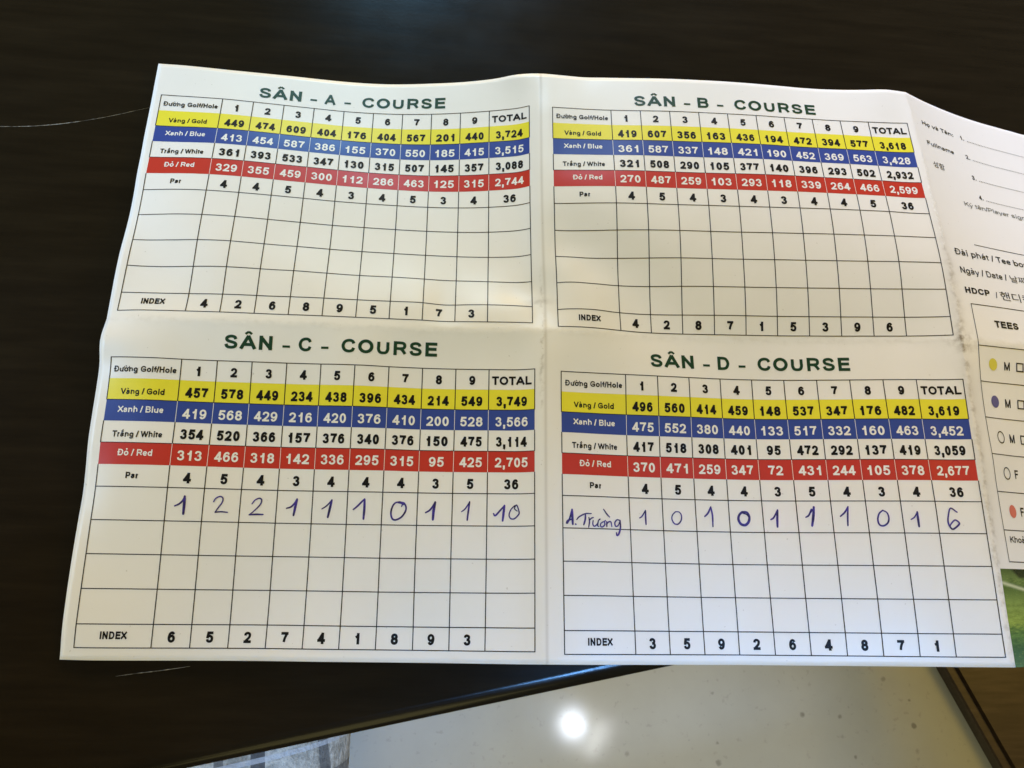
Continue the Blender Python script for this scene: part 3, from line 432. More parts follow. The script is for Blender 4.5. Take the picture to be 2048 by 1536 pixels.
PAPER = mat('coated_paper', (.80, .795, .775), .34, .30)
t = NT(PAPER); uvn = t.n('ShaderNodeUVMap'); sep = t.n('ShaderNodeSeparateXYZ'); t.l(uvn.outputs[0], sep.inputs[0])
U = t.math('MULTIPLY', sep.outputs[0], 40.0); Vv = t.math('MULTIPLY', sep.outputs[1], 20.0)
comb = t.n('ShaderNodeCombineXYZ'); t.l(U, comb.inputs[0]); t.l(Vv, comb.inputs[1]); cv = comb.outputs[0]
wob = t.math('MULTIPLY', t.math('SUBTRACT', t.noise(cv, 2.2, 4, .65), .5), .34)
def near(coord, at, w, wobble=True):
    d = t.math('SUBTRACT', coord, at)
    if wobble: d = t.math('ADD', d, wob)
    d = t.math('DIVIDE', d, w); return t.math('EXPONENT', t.math('MULTIPLY', t.math('MULTIPLY', d, d), -1.0))
def between(coord, a, b, soft=.6):
    lo = t.n('ShaderNodeMapRange', interpolation_type='SMOOTHSTEP'); lo.inputs[1].default_value = a-soft; lo.inputs[2].default_value = a+soft; t.l(coord, lo.inputs[0])
    hi = t.n('ShaderNodeMapRange', interpolation_type='SMOOTHSTEP'); hi.inputs[1].default_value = b-soft; hi.inputs[2].default_value = b+soft; hi.inputs[3].default_value = 1; hi.inputs[4].default_value = 0; t.l(coord, hi.inputs[0])
    return t.math('MULTIPLY', lo.outputs[0], hi.outputs[0])
patchy = t.ramp(t.noise(cv, 3.6, 4, .6), [(.44, (0, 0, 0)), (.72, (1, 1, 1))])
wear = t.math('MULTIPLY', near(U, FD2+.05, .10), patchy)                         # grey scuffs along the right fold
wear = t.math('MULTIPLY', wear, between(Vv, 6.2, 18.8))
soft_dirt = t.math('MULTIPLY', t.math('MULTIPLY', near(U, FD2+.02, .26), t.noise(cv, 2.5, 4, .6)), between(Vv, 5.5, 16, 2.))
w1 = t.math('MULTIPLY', t.math('MULTIPLY', near(U, FD1-.02, .05), patchy), between(Vv, 7.6, 12.0))
w1b = t.math('MULTIPLY', near(U, FD1+.08, .045, False), .45)
wh = t.math('MULTIPLY', t.math('MULTIPLY', near(Vv, FDH, .10), patchy), .22)
knot = t.math('MULTIPLY', near(U, FD2+.08, .45), near(Vv, FDH+.05, .35)); knot = t.math('MULTIPLY', knot, patchy)
knot1 = t.math('MULTIPLY', t.math('MULTIPLY', near(U, FD1-.1, .35), near(Vv, 8.5, .10)), t.noise(cv, 4, 3))
dirt = wear
for x in (w1, w1b, wh, knot, knot1, t.math('MULTIPLY', soft_dirt, .5)): dirt = t.math('ADD', dirt, x)
specks = t.ramp(t.noise(cv, 9.0, 2, .4), [(.745, (0, 0, 0)), (.775, (1, 1, 1))])
dirt = t.math('ADD', dirt, t.math('MULTIPLY', specks, .45))
flecks = t.math('MULTIPLY', t.math('MULTIPLY', near(U, FD2+.04, .055), between(Vv, 2.6, 6.4, .4)), t.ramp(t.noise(cv, 7, 4, .7), [(.47, (0, 0, 0)), (.56, (1, 1, 1))]))
mott = t.noise(cv, 1.3, 5, .6)
base = t.mix(mott, (.795, .785, .755), (.815, .81, .795))
base = t.mix(t.math('MULTIPLY', dirt, .62, clamp=True), base, (.27, .235, .185))
base = t.mix(flecks, base, (.92, .92, .91))
t.l(base, t.b.inputs['Base Color'])
rg = t.math('ADD', .30, t.math('MULTIPLY', t.noise(cv, 3.0, 5, .65), .14)); t.l(rg, t.b.inputs['Roughness'])
hgt = t.math('ADD', t.math('MULTIPLY', t.noise(cv, 26, 4, .6), .10), t.math('MULTIPLY', t.noise(cv, 3.2, 4, .6), .25))
for x, k in ((near(U, FD2, .10), 1.0), (near(U, FD1, .13, False), 1.0), (near(Vv, FDH, .14), .7)): hgt = t.math('ADD', hgt, t.math('MULTIPLY', x, k))
hgt = t.math('ADD', hgt, t.math('MULTIPLY', flecks, 1.2))
t.bump(hgt, .35, .00035)

# ------------------------------------------------------------------ setting: floor
def grid_sheet(name, x0, x1, y0, y1, z, m, n=2):
    me = bpy.data.meshes.new(name)
    me.from_pydata([(x0, y0, z), (x1, y0, z), (x1, y1, z), (x0, y1, z)], [], [(0, 1, 2, 3)])
    return link(name, me, m)
FLOOR = mat('polished_floor', (.42, .43, .39), .13, .5)
t = NT(FLOOR); tc = t.n('ShaderNodeTexCoord'); oc = tc.outputs['Object']
cloud = t.noise(oc, 9, 5, .6)
col = t.mix(cloud, (.30, .32, .315), (.40, .43, .43))
vor = t.n('ShaderNodeTexVoronoi'); vor.inputs['Scale'].default_value = 62; t.l(oc, vor.inputs['Vector'])
dist = t.math('ADD', vor.outputs['Distance'], t.math('MULTIPLY', t.math('SUBTRACT', t.noise(oc, 240, 3), .5), .22))
sepc = t.n('ShaderNodeSeparateColor'); t.l(vor.outputs['Color'], sepc.inputs[0])
size = t.math('MULTIPLY', t.math('POWER', sepc.outputs[0], 5), .30)
spot = t.math('MULTIPLY', t.math('SUBTRACT', size, dist), 9.0, clamp=True)
col = t.mix(t.math('MULTIPLY', spot, t.math('ADD', .22, t.math('MULTIPLY', sepc.outputs[1], .38))), col, (.085, .085, .075))
fine = t.ramp(t.noise(oc, 130, 2, .5), [(.64, (0, 0, 0)), (.74, (1, 1, 1))])
col = t.mix(t.math('MULTIPLY', fine, .30), col, (.22, .22, .20))
t.l(col, t.b.inputs['Base Color'])
t.l(t.math('ADD', .07, t.math('MULTIPLY', t.noise(oc, 30, 4), .05)), t.b.inputs['Roughness'])
tag(grid_sheet('floor', -4, 4, -4, 4, -.75, FLOOR), kind='structure')

# ------------------------------------------------------------------ table
TH = math.atan2(.0162, .0868); DX = Vector((math.cos(TH), math.sin(TH), 0)); DY = Vector((-math.sin(TH), math.cos(TH), 0))
E0 = Vector((-.0269, -.1164, 0))                                     # a point on the outermost line of the front edge
WOOD = mat('dark_lacquered_wood', (.010, .007, .004), .22, .12)
t = NT(WOOD); tc = t.n('ShaderNodeTexCoord'); mp = t.n('ShaderNodeMapping'); mp.inputs['Rotation'].default_value = (0, 0, -TH+.5); mp.inputs['Scale'].default_value = (6, 60, 60); t.l(tc.outputs['Object'], mp.inputs[0])
gr = t.noise(mp.outputs[0], 3.2, 6, .65); oc = tc.outputs['Object']
t.l(t.ramp(gr, [(.28, (.0085, .0062, .0030)), (.52, (.0125, .0092, .0046)), (.76, (.0175, .0130, .0066))]), t.b.inputs['Base Color'])
sm = t.noise(oc, 16, 5, .6)
rr = t.math('ADD', .10, t.math('MULTIPLY', sm, .20)); t.l(rr, t.b.inputs['Roughness'])
t.bump(t.math('ADD', t.math('MULTIPLY', gr, .4), t.math('MULTIPLY', t.noise(oc, 700, 2), .25)), .10, .0004)
table = empty('table', tuple(E0+DY*.35+Vector((0, 0, -.75))))
tag(table, 'dark brown lacquered wooden table with scratched top, under the open score card', 'table')
def table_top():
    r, th = .0045, .028; prof = []                                  # rounded edge, walked from the top inwards to the underside
    for i in range(9): a = math.pi/2*i/8; prof.append((r*(1-math.sin(a)), -r*(1-math.cos(a))))
    prof += [(0, -th+r)]
    for i in range(1, 7): a = math.pi/2*i/6; prof.append((r*(1-math.cos(a)), -th+r*(1-math.sin(a))))
    bm = bmesh.new(); rings = []
    x0, x1, y1 = -.78, .62, .72
    for ins, z in prof:
        rings.append([bm.verts.new(E0+DX*x+DY*y+Vector((0, 0, z))) for x, y in ((x0+ins, ins), (x1-ins, ins), (x1-ins, y1-ins), (x0+ins, y1-ins))])
    for a, b in zip(rings[:-1], rings[1:]):
        for i in range(4): bm.faces.new((a[i], b[i], b[(i+1) % 4], a[(i+1) % 4]))
    for f in bm.faces: f.smooth = True
    bm.faces.new(rings[0]); bm.faces.new(rings[-1][::-1])
    bmesh.ops.recalc_face_normals(bm, faces=bm.faces)
    me = bpy.data.meshes.new('tabletop'); bm.to_mesh(me); bm.free()
    return link('tabletop', me, WOOD, table)
table_top()
def box(bm, o, a, b, c):
    """box from corner o along vectors a, b, c"""
    o, a, b, c = map(Vector, (o, a, b, c)); v = [bm.verts.new(o+a*i+b*j+c*k) for i in (0, 1) for j in (0, 1) for k in (0, 1)]
    for f in ((0, 1, 3, 2), (4, 6, 7, 5), (0, 4, 5, 1), (2, 3, 7, 6), (0, 2, 6, 4), (1, 5, 7, 3)): bm.faces.new([v[i] for i in f])
def finish(bm, name, m, parent, bevel=0, smooth=False):
    bmesh.ops.recalc_face_normals(bm, faces=bm.faces)
    if bevel: bmesh.ops.bevel(bm, geom=list(bm.edges), offset=bevel, segments=2, affect='EDGES', profile=.6)
    if smooth:
        for f in bm.faces: f.smooth = True
    me = bpy.data.meshes.new(name); bm.to_mesh(me); bm.free(); return link(name, me, m, parent)
for x, y in ((-.72, .05), (.50, .05), (.50, .61), (-.72, .61)):
    bm = bmesh.new(); box(bm, E0+DX*x+DY*y+Vector((0, 0, -.75)), DX*.055, DY*.055, (0, 0, .7225)); finish(bm, 'leg', WOOD, table, .002)
SCR = mat('scratched_lacquer', (.20, .19, .16), .45, .5)
t = NT(SCR); tc = t.n('ShaderNodeTexCoord'); f = t.noise(tc.outputs['Object'], 210, 4, .7)
t.l(t.ramp(f, [(.40, (.035, .032, .026)), (.62, (.34, .33, .29))]), t.b.inputs['Base Color'])
def scratch(pts, w, m=SCR):
    p = np.array(pts, float); q = np.vstack([2*p[0]-p[1], p, 2*p[-1]-p[-2]]); out = []
    for i in range(len(p)-1):
        for tt in np.linspace(0, 1, 9)[:-1]: out.append(_cr(np.array(tt))@q[i:i+4])
    out.append(p[-1]); out = np.array(out); d = np.gradient(out, axis=0); d /= np.linalg.norm(d, axis=1, keepdims=True); nn = np.stack([-d[:, 1], d[:, 0]], 1)
    bm = bmesh.new(); n = len(out); rows = []
    for i in range(n):
        ww = w*(.25+.75*math.sin(math.pi*(i+.35)/(n-.3)))*(.7+.6*random.random())*.5
        rows.append([bm.verts.new((*(out[i]+nn[i]*s), z)) for s, z in ((ww, 1e-5), (0, 6e-5), (-ww, 1e-5))])
    for a, b in zip(rows[:-1], rows[1:]):
        bm.faces.new((a[0], b[0], b[1], a[1])); bm.faces.new((a[1], b[1], b[2], a[2]))
    bmesh.ops.recalc_face_normals(bm, faces=bm.faces)
    if sum(f.normal.z for f in bm.faces) < 0: bmesh.ops.reverse_faces(bm, faces=bm.faces)
    me = bpy.data.meshes.new('scratch'); bm.to_mesh(me); bm.free(); return link('scratch', me, m, table)
scratch([(-.212, .0745), (-.1886, .0750), (-.1723, .0769), (-.1561, .0810), (-.1400, .0867)], .00024)['label'] = 'long curved pale scratch left of the score card'
scratch([(-.1230, -.1054), (-.1178, -.1047), (-.1100, -.1038), (-.1027, -.1028)], .00020)['label'] = 'short straight pale scratch below the score card'

# ------------------------------------------------------------------ score card
card = empty('score_card', tuple(surf(FD1, FDH)))
tag(card, 'unfolded white golf score card with four printed course tables, creased, lying on the dark table', 'score card')
def paper_sheet():
    us = np.concatenate([np.linspace(0, FD2, 175)[:-1], np.linspace(FD2, CARD_W, 90)]); vs = np.concatenate([np.linspace(0, FDH, 65)[:-1], np.linspace(FDH, CARD_H, 66)]); a, b = len(us)-1, len(vs)-1
    uu, vv = np.meshgrid(us, vs); top = surf(uu, vv).reshape(-1, 3); bot = surf_off(uu, vv, -.00026).reshape(-1, 3); n = len(top)
    fc = [[j*(a+1)+i, (j+1)*(a+1)+i, (j+1)*(a+1)+i+1, j*(a+1)+i+1] for j in range(b) for i in range(a)]
    faces = fc+[[n+k for k in f[::-1]] for f in fc]
    rim = [i for i in range(a+1)]+[j*(a+1)+a for j in range(1, b+1)]+[b*(a+1)+i for i in range(a-1, -1, -1)]+[j*(a+1) for j in range(b-1, 0, -1)]
    ns = len(faces)
    faces += [[rim[k], rim[(k+1) % len(rim)], n+rim[(k+1) % len(rim)], n+rim[k]] for k in range(len(rim))]
    me = bpy.data.meshes.new('paper_sheet'); me.from_pydata(np.vstack([top, bot]).tolist(), [], faces); me.update()
    uvl = me.uv_layers.new(name='UVMap'); fu = uu.ravel(); fv = vv.ravel()
    for lp in me.loops:
        k = lp.vertex_index % n; uvl.data[lp.index].uv = (fu[k]/40, fv[k]/20)
    for p in me.polygons: p.use_smooth = p.index < ns
    o = link('paper_sheet', me, PAPER, card)
    return o
paper_sheet()
PW0, PWT, PH, PHB, PHI = 1.98825, 1.3854, 0.6216, 0.9233, 0.61322
DATA = {
 'A': dict(u=0.28272, v=1.27307, gold='449 474 609 404 176 404 567 201 440 3,724', blue='413 454 587 386 155 370 550 185 415 3,515', white='361 393 533 347 130 315 507 145 357 3,088', red='329 355 459 300 112 286 463 125 315 2,744', par='4 4 5 4 3 4 5 3 4 36', index='4 2 6 8 9 5 1 7 3', title=(3.417, 9.733, 1.05), label='printed table of course A, blank score rows'),
 'B': dict(u=13.44705, v=1.39779, gold='419 607 356 163 436 194 472 394 577 3,618', blue='361 587 337 148 421 190 452 369 563 3,428', white='321 508 290 105 377 140 396 293 502 2,932', red='270 487 259 103 293 118 339 264 466 2,599', par='4 5 4 3 4 3 4 4 5 36', index='4 2 8 7 1 5 3 9 6', title=(16.249, 22.614, 1.195), label='printed table of course B, blank score rows'),
 'C': dict(u=0.35459, v=10.80658, gold='457 578 449 234 438 396 434 214 549 3,749', blue='419 568 429 216 420 376 410 200 528 3,566', white='354 520 366 157 376 340 376 150 475 3,114', red='313 466 318 142 336 295 315 95 425 2,705', par='4 5 4 3 4 4 4 3 5 36', index='6 5 2 7 4 1 8 9 3', title=(3.506, 9.762, 10.44), label='printed table of course C with handwritten scores totalling 10'),
 'D': dict(u=13.53145, v=10.86537, gold='496 560 414 459 148 537 347 176 482 3,619', blue='475 552 380 440 133 517 332 160 463 3,452', white='417 518 308 401 95 472 292 137 419 3,059', red='370 471 259 347 72 431 244 105 378 2,677', par='4 5 4 4 3 5 4 3 4 36', index='3 5 9 2 6 4 8 7 1', title=(16.337, 22.58, 10.574), label='printed table of course D with a handwritten name and scores totalling 6'),
}
BOLD = .245
def course_table(key):
    d = DATA[key]; u0, v0 = d['u'], d['v']
    CU = [u0, u0+PW0]+[u0+PW0+i for i in range(1, 10)]+[u0+PW0+9+PWT]
    RV = [v0+PH*i for i in range(7)]+[v0+6*PH+PHB*i for i in range(1, 5)]; RV.append(RV[-1]+PHI)
    mid = [(CU[i]+CU[i+1])/2 for i in range(11)]
    k = Ink()
    for i in (0, 2, 4, 6, 7, 8, 9, 10, 11): k.hline(CU[0], CU[11], RV[i], .026 if i not in (2, 4) else .02, 1)
    for i in range(12):
        segs = [(RV[0], RV[2]), (RV[3], RV[4]), (RV[5], RV[11])]
        for a, b in segs: k.vline(CU[i], a, b, .028, 1)
    def nums(ink, row, text, cap, sp, m=0, dv=0.03, width3=.63, bold=BOLD):
        for i, s in enumerate(text.split()):
            x = mid[i+1]
            wd = {1: None, 2: width3*.655, 3: width3, 5: width3*1.46}[len(s)]
            if len(s) == 1: ink.text(s, x+(.0 if s != '1' else -.01), RV[row]+(RV[row+1]-RV[row])/2+cap/2+dv, cap, None, bold, m=m)
            else: ink.text(s, x, RV[row]+(RV[row+1]-RV[row])/2+cap/2+dv, cap, wd, bold, m=m)
    nums(k, 0, '1 2 3 4 5 6 7 8 9', .285, 1)
    k.text('TOTAL', mid[10], RV[0]+PH/2+.27/2+.03, .265, 1.20, .23)
    nums(k, 3, d['white'], .30, 1)
    nums(k, 5, d['par'], .30, 1, dv=.035)
    nums(k, 10, d['index'], .30, 1, dv=.02)
    k.text('Đường Golf/Hole', mid[0], RV[1]-.19, .178, 1.76, .21)
    k.text('Trắng / White', mid[0], RV[4]-.16, .178, 1.38, .21)
    k.text('Par', mid[0]-.01, RV[6]-.235, .178, .335, .235)
    k.text('INDEX', mid[0], RV[11]-.225, .20, .70, .245)
    tb = k.build('course_table', [INK, LINE], card, d['label'])
    t_ = Ink(); a, b, vb = d['title']; L = b-a
    for s, f0, f1 in (('SÂN', 0, .222), ('-', .268, .303), (key, .343, .403), ('-', .449, .484), ('COURSE', .545, 1.0)):
        if s == '-': t_.patch(a+f0*L, a+f1*L, vb-.165, vb-.095, L_TEXT)
        else: t_.text(s, a+f0*L, vb, .43, (f1-f0)*L, .22, 'L', space=.07)
    t_.build('title', [GREEN], tb)
    for row, mm, name, lab, dx in ((1, GOLD, 'gold_row', 'Vàng / Gold', 0), (2, BLUE, 'blue_row', 'Xanh / Blue', 0), (4, RED, 'red_row', 'Đỏ / Red', .1 if key == 'B' else 0)):
        r = Ink(); r.patch(CU[0], CU[11], RV[row], RV[row+1], L_FILL, 0)
        if row == 1: nums(r, row, d['gold'], .30, 1, 1, dv=.05); r.text(lab, mid[0], RV[2]-.155, .178, 1.23, .21, m=1)
        else:
            for i in range(1, 11): r.vline(CU[i], RV[row], RV[row+1], .014, 1)
            nums(r, row, d['blue' if row == 2 else 'red'], .29, 1, 1, dv=.05 if row == 2 else .02, width3=.66, bold=.195)
            r.text(lab, mid[0]+dx, RV[row+1]-.25, .185, 1.28 if row == 2 else .96, .20, m=1)
        r.build(name, [mm, INK if row == 1 else WHITE], tb)
    return tb
TABLES = {k: course_table(k) for k in 'ABCD'}
HAND = [('C', [(2.586, 15.042), (2.706, 14.982), (2.795, 14.878), (2.833, 14.758)], 0.046),
('C', [(2.834, 14.775), (2.839, 14.996), (2.837, 15.259)], 0.07),
('C', [(3.62, 14.902), (3.676, 14.805), (3.787, 14.751), (3.864, 14.8), (3.852, 14.92), (3.765, 15.058), (3.686, 15.196)], 0.036),
('C', [(3.686, 15.196), (3.842, 15.175), (4.024, 15.188)], 0.036),
('C', [(4.665, 14.933), (4.739, 14.828), (4.852, 14.773), (4.923, 14.823), (4.884, 14.961), (4.732, 15.137), (4.614, 15.242)], 0.036),
('C', [(4.614, 15.242), (4.806, 15.227), (4.989, 15.226)], 0.046),
('C', [(5.626, 15.037), (5.749, 14.993), (5.844, 14.888), (5.904, 14.765)], 0.046),
('C', [(5.906, 14.783), (5.868, 14.991), (5.834, 15.232)], 0.062),
('C', [(6.626, 15.036), (6.743, 14.958), (6.842, 14.853), (6.898, 14.773)], 0.036),
('C', [(6.898, 14.783), (6.852, 15.026), (6.806, 15.267)], 0.062),
('C', [(7.525, 15.04), (7.636, 14.946), (7.752, 14.823), (7.835, 14.735)], 0.046),
('C', [(7.835, 14.746), (7.839, 15.029), (7.828, 15.304)], 0.062),
('C', [(8.954, 14.872), (8.778, 14.813), (8.66, 14.895), (8.601, 15.104), (8.643, 15.275), (8.749, 15.315), (8.917, 15.219), (9.023, 15.027), (8.989, 14.872), (8.847, 14.805), (8.778, 14.817)], 0.046),
('C', [(8.894, 14.936), (8.935, 14.838)], 0.036),
('C', [(8.796, 14.82), (8.935, 14.838), (8.982, 14.872)], 0.062),
('C', [(9.583, 15.099), (9.692, 15.034), (9.776, 14.929), (9.851, 14.788)], 0.046),
('C', [(9.851, 14.795), (9.814, 15.033), (9.799, 15.293)], 0.07),
('C', [(10.613, 15.059), (10.705, 14.988), (10.791, 14.865), (10.841, 14.77)], 0.036),
('C', [(10.841, 14.77), (10.811, 15.022), (10.782, 15.3)], 0.046),
('C', [(11.531, 15.104), (11.584, 15.162), (11.722, 15.015), (11.843, 14.874)], 0.046),
('C', [(11.843, 14.874), (11.82, 15.084), (11.794, 15.309)], 0.062),
('C', [(12.142, 14.873), (12.036, 14.978), (11.978, 15.134), (12.02, 15.238), (12.126, 15.248), (12.249, 15.135), (12.267, 15.048), (12.195, 14.856), (12.135, 14.96), (12.213, 15.03)], 0.036),
('D', [(13.665, 15.385), (13.738, 15.221), (13.803, 14.987)], 0.046),
('D', [(13.803, 14.994), (13.809, 15.202), (13.815, 15.41)], 0.062),
('D', [(13.633, 15.386), (13.677, 15.309), (13.825, 15.257)], 0.046),
('D', [(13.893, 15.401), (13.906, 15.415)], 0.046),
('D', [(13.931, 15.279), (14.004, 15.198), (14.185, 15.105), (14.366, 15.093)], 0.036),
('D', [(14.192, 15.112), (14.181, 15.262), (14.133, 15.419)], 0.046),
('D', [(14.29, 15.207), (14.304, 15.328), (14.274, 15.485)], 0.036),
('D', [(14.298, 15.294), (14.361, 15.229), (14.424, 15.203)], 0.036),
('D', [(14.413, 15.29), (14.399, 15.395), (14.444, 15.452), (14.529, 15.391), (14.569, 15.285)], 0.036),
('D', [(14.569, 15.285), (14.542, 15.425), (14.577, 15.459)], 0.036),
('D', [(14.577, 15.275), (14.621, 15.242)], 0.036),
('D', [(14.702, 15.323), (14.638, 15.37), (14.625, 15.44), (14.678, 15.466), (14.753, 15.401), (14.738, 15.322), (14.691, 15.323)], 0.036),
('D', [(14.734, 15.322), (14.78, 15.279)], 0.036),
('D', [(14.734, 14.958), (14.821, 15.085), (14.909, 15.176)], 0.036),
('D', [(14.812, 15.306), (14.813, 15.452)], 0.036),
('D', [(14.816, 15.382), (14.866, 15.318), (14.939, 15.315), (14.963, 15.447)], 0.036),
('D', [(15.217, 15.264), (15.126, 15.249), (15.056, 15.339), (15.081, 15.436), (15.156, 15.406), (15.217, 15.271)], 0.036),
('D', [(15.217, 15.264), (15.219, 15.473), (15.163, 15.648), (15.107, 15.691), (15.092, 15.616)], 0.046),
('D', [(15.811, 15.175), (15.887, 15.12), (15.999, 14.95)], 0.036),
('D', [(15.999, 14.95), (15.996, 15.169), (15.997, 15.352)], 0.046),
('D', [(16.91, 14.961), (16.812, 15.059), (16.787, 15.183), (16.853, 15.305), (16.963, 15.32), (17.061, 15.212), (17.081, 15.07), (17.02, 14.972), (16.91, 14.961)], 0.036),
('D', [(17.779, 15.083), (17.885, 14.981), (17.982, 14.794)], 0.046),
('D', [(17.982, 14.801), (18.016, 15.05), (18.007, 15.369)], 0.046),
('D', [(18.913, 14.928), (18.822, 15.018), (18.786, 15.144), (18.848, 15.278), (18.972, 15.311), (19.081, 15.218), (19.115, 15.075), (19.057, 14.944), (18.913, 14.928)], 0.07),
('D', [(18.91, 14.963), (19.035, 14.997), (19.107, 15.086)], 0.036),
('D', [(19.741, 15.144), (19.836, 15.079), (19.963, 14.864)], 0.046),
('D', [(19.963, 14.864), (19.931, 15.132), (19.916, 15.356)], 0.062),
('D', [(20.761, 15.073), (20.855, 15.012), (20.944, 14.834)], 0.046),
('D', [(21.021, 14.773), (20.983, 15.03), (20.917, 15.321)], 0.07),
('D', [(20.855, 15.012), (20.989, 14.834)], 0.036),
('D', [(21.752, 15.047), (21.895, 14.923), (22.001, 14.762)], 0.046),
('D', [(22.001, 14.762), (21.963, 15.029), (21.936, 15.312)], 0.046),
('D', [(22.98, 14.869), (22.871, 14.957), (22.809, 15.117), (22.83, 15.275), (22.939, 15.317), (23.071, 15.239), (23.124, 15.098), (23.093, 14.939), (22.98, 14.869)], 0.046),
('D', [(23.752, 15.131), (23.86, 15.06), (23.956, 14.918)], 0.036),
('D', [(23.957, 14.911), (23.955, 15.13), (23.956, 15.333)], 0.062),
('D', [(25.132, 14.905), (24.955, 14.794), (24.863, 14.98), (24.819, 15.192), (24.868, 15.349), (24.951, 15.393), (25.136, 15.258), (25.129, 15.188), (25.028, 15.136), (24.902, 15.243), (24.855, 15.314)], 0.046)]
for key in 'CD':
    k = Ink()
    for tb, pts, w in HAND:
        if tb == key: k.stroke(pts, w)
    k.build('handwriting', [PEN], TABLES[key], 'handwritten ballpoint scores' if key == 'C' else 'handwritten ballpoint name and scores')

# the third panel: player form, tee table, course picture
k = Ink()
k.text('Họ và Tên:', 26.555, 1.24, .185, 1.59, .165, 'L'); k.text('Fullname', 26.545, 2.12, .185, 1.345, .165, 'L'); k.text('성함', 26.560, 3.05, .20, .56, .0, 'L')
for s, v, e0 in (('1.', 1.235, 28.52), ('2.', 2.12, 28.48), ('3.', 3.05, 28.45), ('4.', 3.91, 28.46)):
    k.text(s, e0, v, .185, None, .19, 'L')
    x = e0+.34
    while x < 38.2: k.disc(x, v-.012, .019, n=8); x += .075
k.hline(27.449, 37.6, 6.012, .024, 1)
k.text('Ký tên/Player signature', 27.605, 4.39, .185, 3.62, .13, 'L', 2)
k.text('Đài phát / Tee box', 26.455, 6.56, .235, 3.16, .165, 'L'); k.text('Ngày / Date /', 26.505, 7.24, .235, 1.93, .16, 'L'); k.text('날짜', 28.570, 7.25, .21, .68, 0, 'L')
k.text('HDCP', 26.515, 7.955, .215, .965, .24, 'L'); k.text('/', 27.710, 7.98, .21, .08, .17, 'L'); k.text('핸디캡', 27.900, 8.0, .24, 1.30, 0.0, 'L')
form = k.build('player_form', [INK, LINE, GREY], card, 'player name and date lines on the right panel')
k = Ink(); UT = 26.63348; tv = [8.32395, 8.32395+1.39339]
for i in range(5): tv.append(tv[-1]+1.13278)
tv.append(tv[-1]+0.91458)
for v in tv: k.hline(UT, 38.3, v, .026, 1)
k.vline(UT, tv[0], tv[-1], .024, 1); k.vline(38.3, tv[0], tv[-1], .024, 1)
k.text('TEES', 27.390, 9.055, .235, .91, .24, 'L')
for i, s in enumerate('MMMFF'):
    vb = (10.435, 11.61, 12.714, 13.817, 14.951)[i]; uc = (27.69, 27.66, 27.68, 27.645, 27.64)[i]
    k.text(s, uc, vb, .265, .215 if s == 'M' else .15, .18)
k.text('Khoảng cách', 26.840, 15.74, .185, 1.75, .16, 'L')
tees = k.build('tee_table', [INK, LINE], card, 'printed tee choice table on the right panel')
for i, (u, v, mm) in enumerate(((27.16, 10.282, PALE_GOLD), (27.15, 11.459, VIOLET), (27.19, 12.571, None), (27.208, 13.677, None), (27.2, 14.819, PALE_RED))):
    k = Ink()
    if mm: k.disc(u, v, .155, rv=.192)
    else: k.disc(u, v, .155, hole=.128, rv=.192)
    k.build('tee_dot', [mm or INK], tees, ('pale gold dot', 'violet blue dot', 'open circle beside M', 'open circle beside F', 'pale red dot')[i])
    if i < 3:
        k = Ink(); a = 28.04; b = v-.13; w = .28; h = .29; q = .04
        for u0, u1, v0, v1 in ((a, a+w, b, b+q), (a, a+w, b+h-q, b+h), (a, a+q, b+q, b+h-q), (a+w-q, a+w, b+q, b+h-q)): k.patch(u0, u1, v0, v1, L_TEXT)
        k.build('tick_box', [INK], tees)
PHOTO = mat('printed_fairway', (.1, .2, .03), .22, .5)
t = NT(PHOTO); uvn = t.n('ShaderNodeUVMap'); sep = t.n('ShaderNodeSeparateXYZ'); t.l(uvn.outputs[0], sep.inputs[0])
Uu = t.math('MULTIPLY', sep.outputs[0], 40.0); Vq = t.math('MULTIPLY', sep.outputs[1], 20.0)
comb = t.n('ShaderNodeCombineXYZ'); t.l(Uu, comb.inputs[0]); t.l(Vq, comb.inputs[1]); mp = t.n('ShaderNodeMapping'); mp.inputs['Scale'].default_value = (.9, 3.2, 1); t.l(comb.outputs[0], mp.inputs[0])
streak = t.noise(mp.outputs[0], 3.4, 8, .75)
y = t.math('ADD', t.math('DIVIDE', t.math('SUBTRACT', Vq, 16.49), 2.69), t.math('MULTIPLY', t.math('SUBTRACT', streak, .5), .34))
band = t.ramp(y, [(.0, (.09, .14, .04)), (.10, (.19, .28, .08)), (.21, (.12, .20, .05)), (.34, (.27, .38, .09)), (.55, (.33, .44, .08)), (.66, (.13, .26, .07)), (.82, (.06, .16, .08)), (1.0, (.11, .24, .13))])
pth = t.math('SUBTRACT', Vq, t.math('ADD', 16.86, t.math('MULTIPLY', t.math('SUBTRACT', Uu, FD2), .20)))
pth = t.math('EXPONENT', t.math('MULTIPLY', t.math('MULTIPLY', pth, pth), -420))
tree = t.math('MULTIPLY', t.math('SUBTRACT', t.math('SUBTRACT', Uu, 26.55), t.math('MULTIPLY', t.math('SUBTRACT', Vq, 16.49), 1.2)), 6, clamp=True)
tree = t.math('MULTIPLY', tree, t.math('MULTIPLY', t.math('SUBTRACT', 16.80, Vq), 12, clamp=True))
cl = t.mix(t.math('MULTIPLY', t.math('SUBTRACT', streak, .35, clamp=True), 1.9, clamp=True), band, (.022, .05, .010)); cl = t.mix(t.math('MULTIPLY', t.math('SUBTRACT', t.noise(mp.outputs[0], 7.5, 4, .7), .55, clamp=True), 2.6, clamp=True), cl, (.34, .42, .12)); cl = t.mix(t.math('MULTIPLY', tree, .85), cl, (.012, .018, .008)); cl = t.mix(t.math('MULTIPLY', pth, .8), cl, (.62, .66, .42))
t.l(cl, t.b.inputs['Base Color'])
t.bump(t.noise(comb.outputs[0], 1.6, 3), .25, .0008)
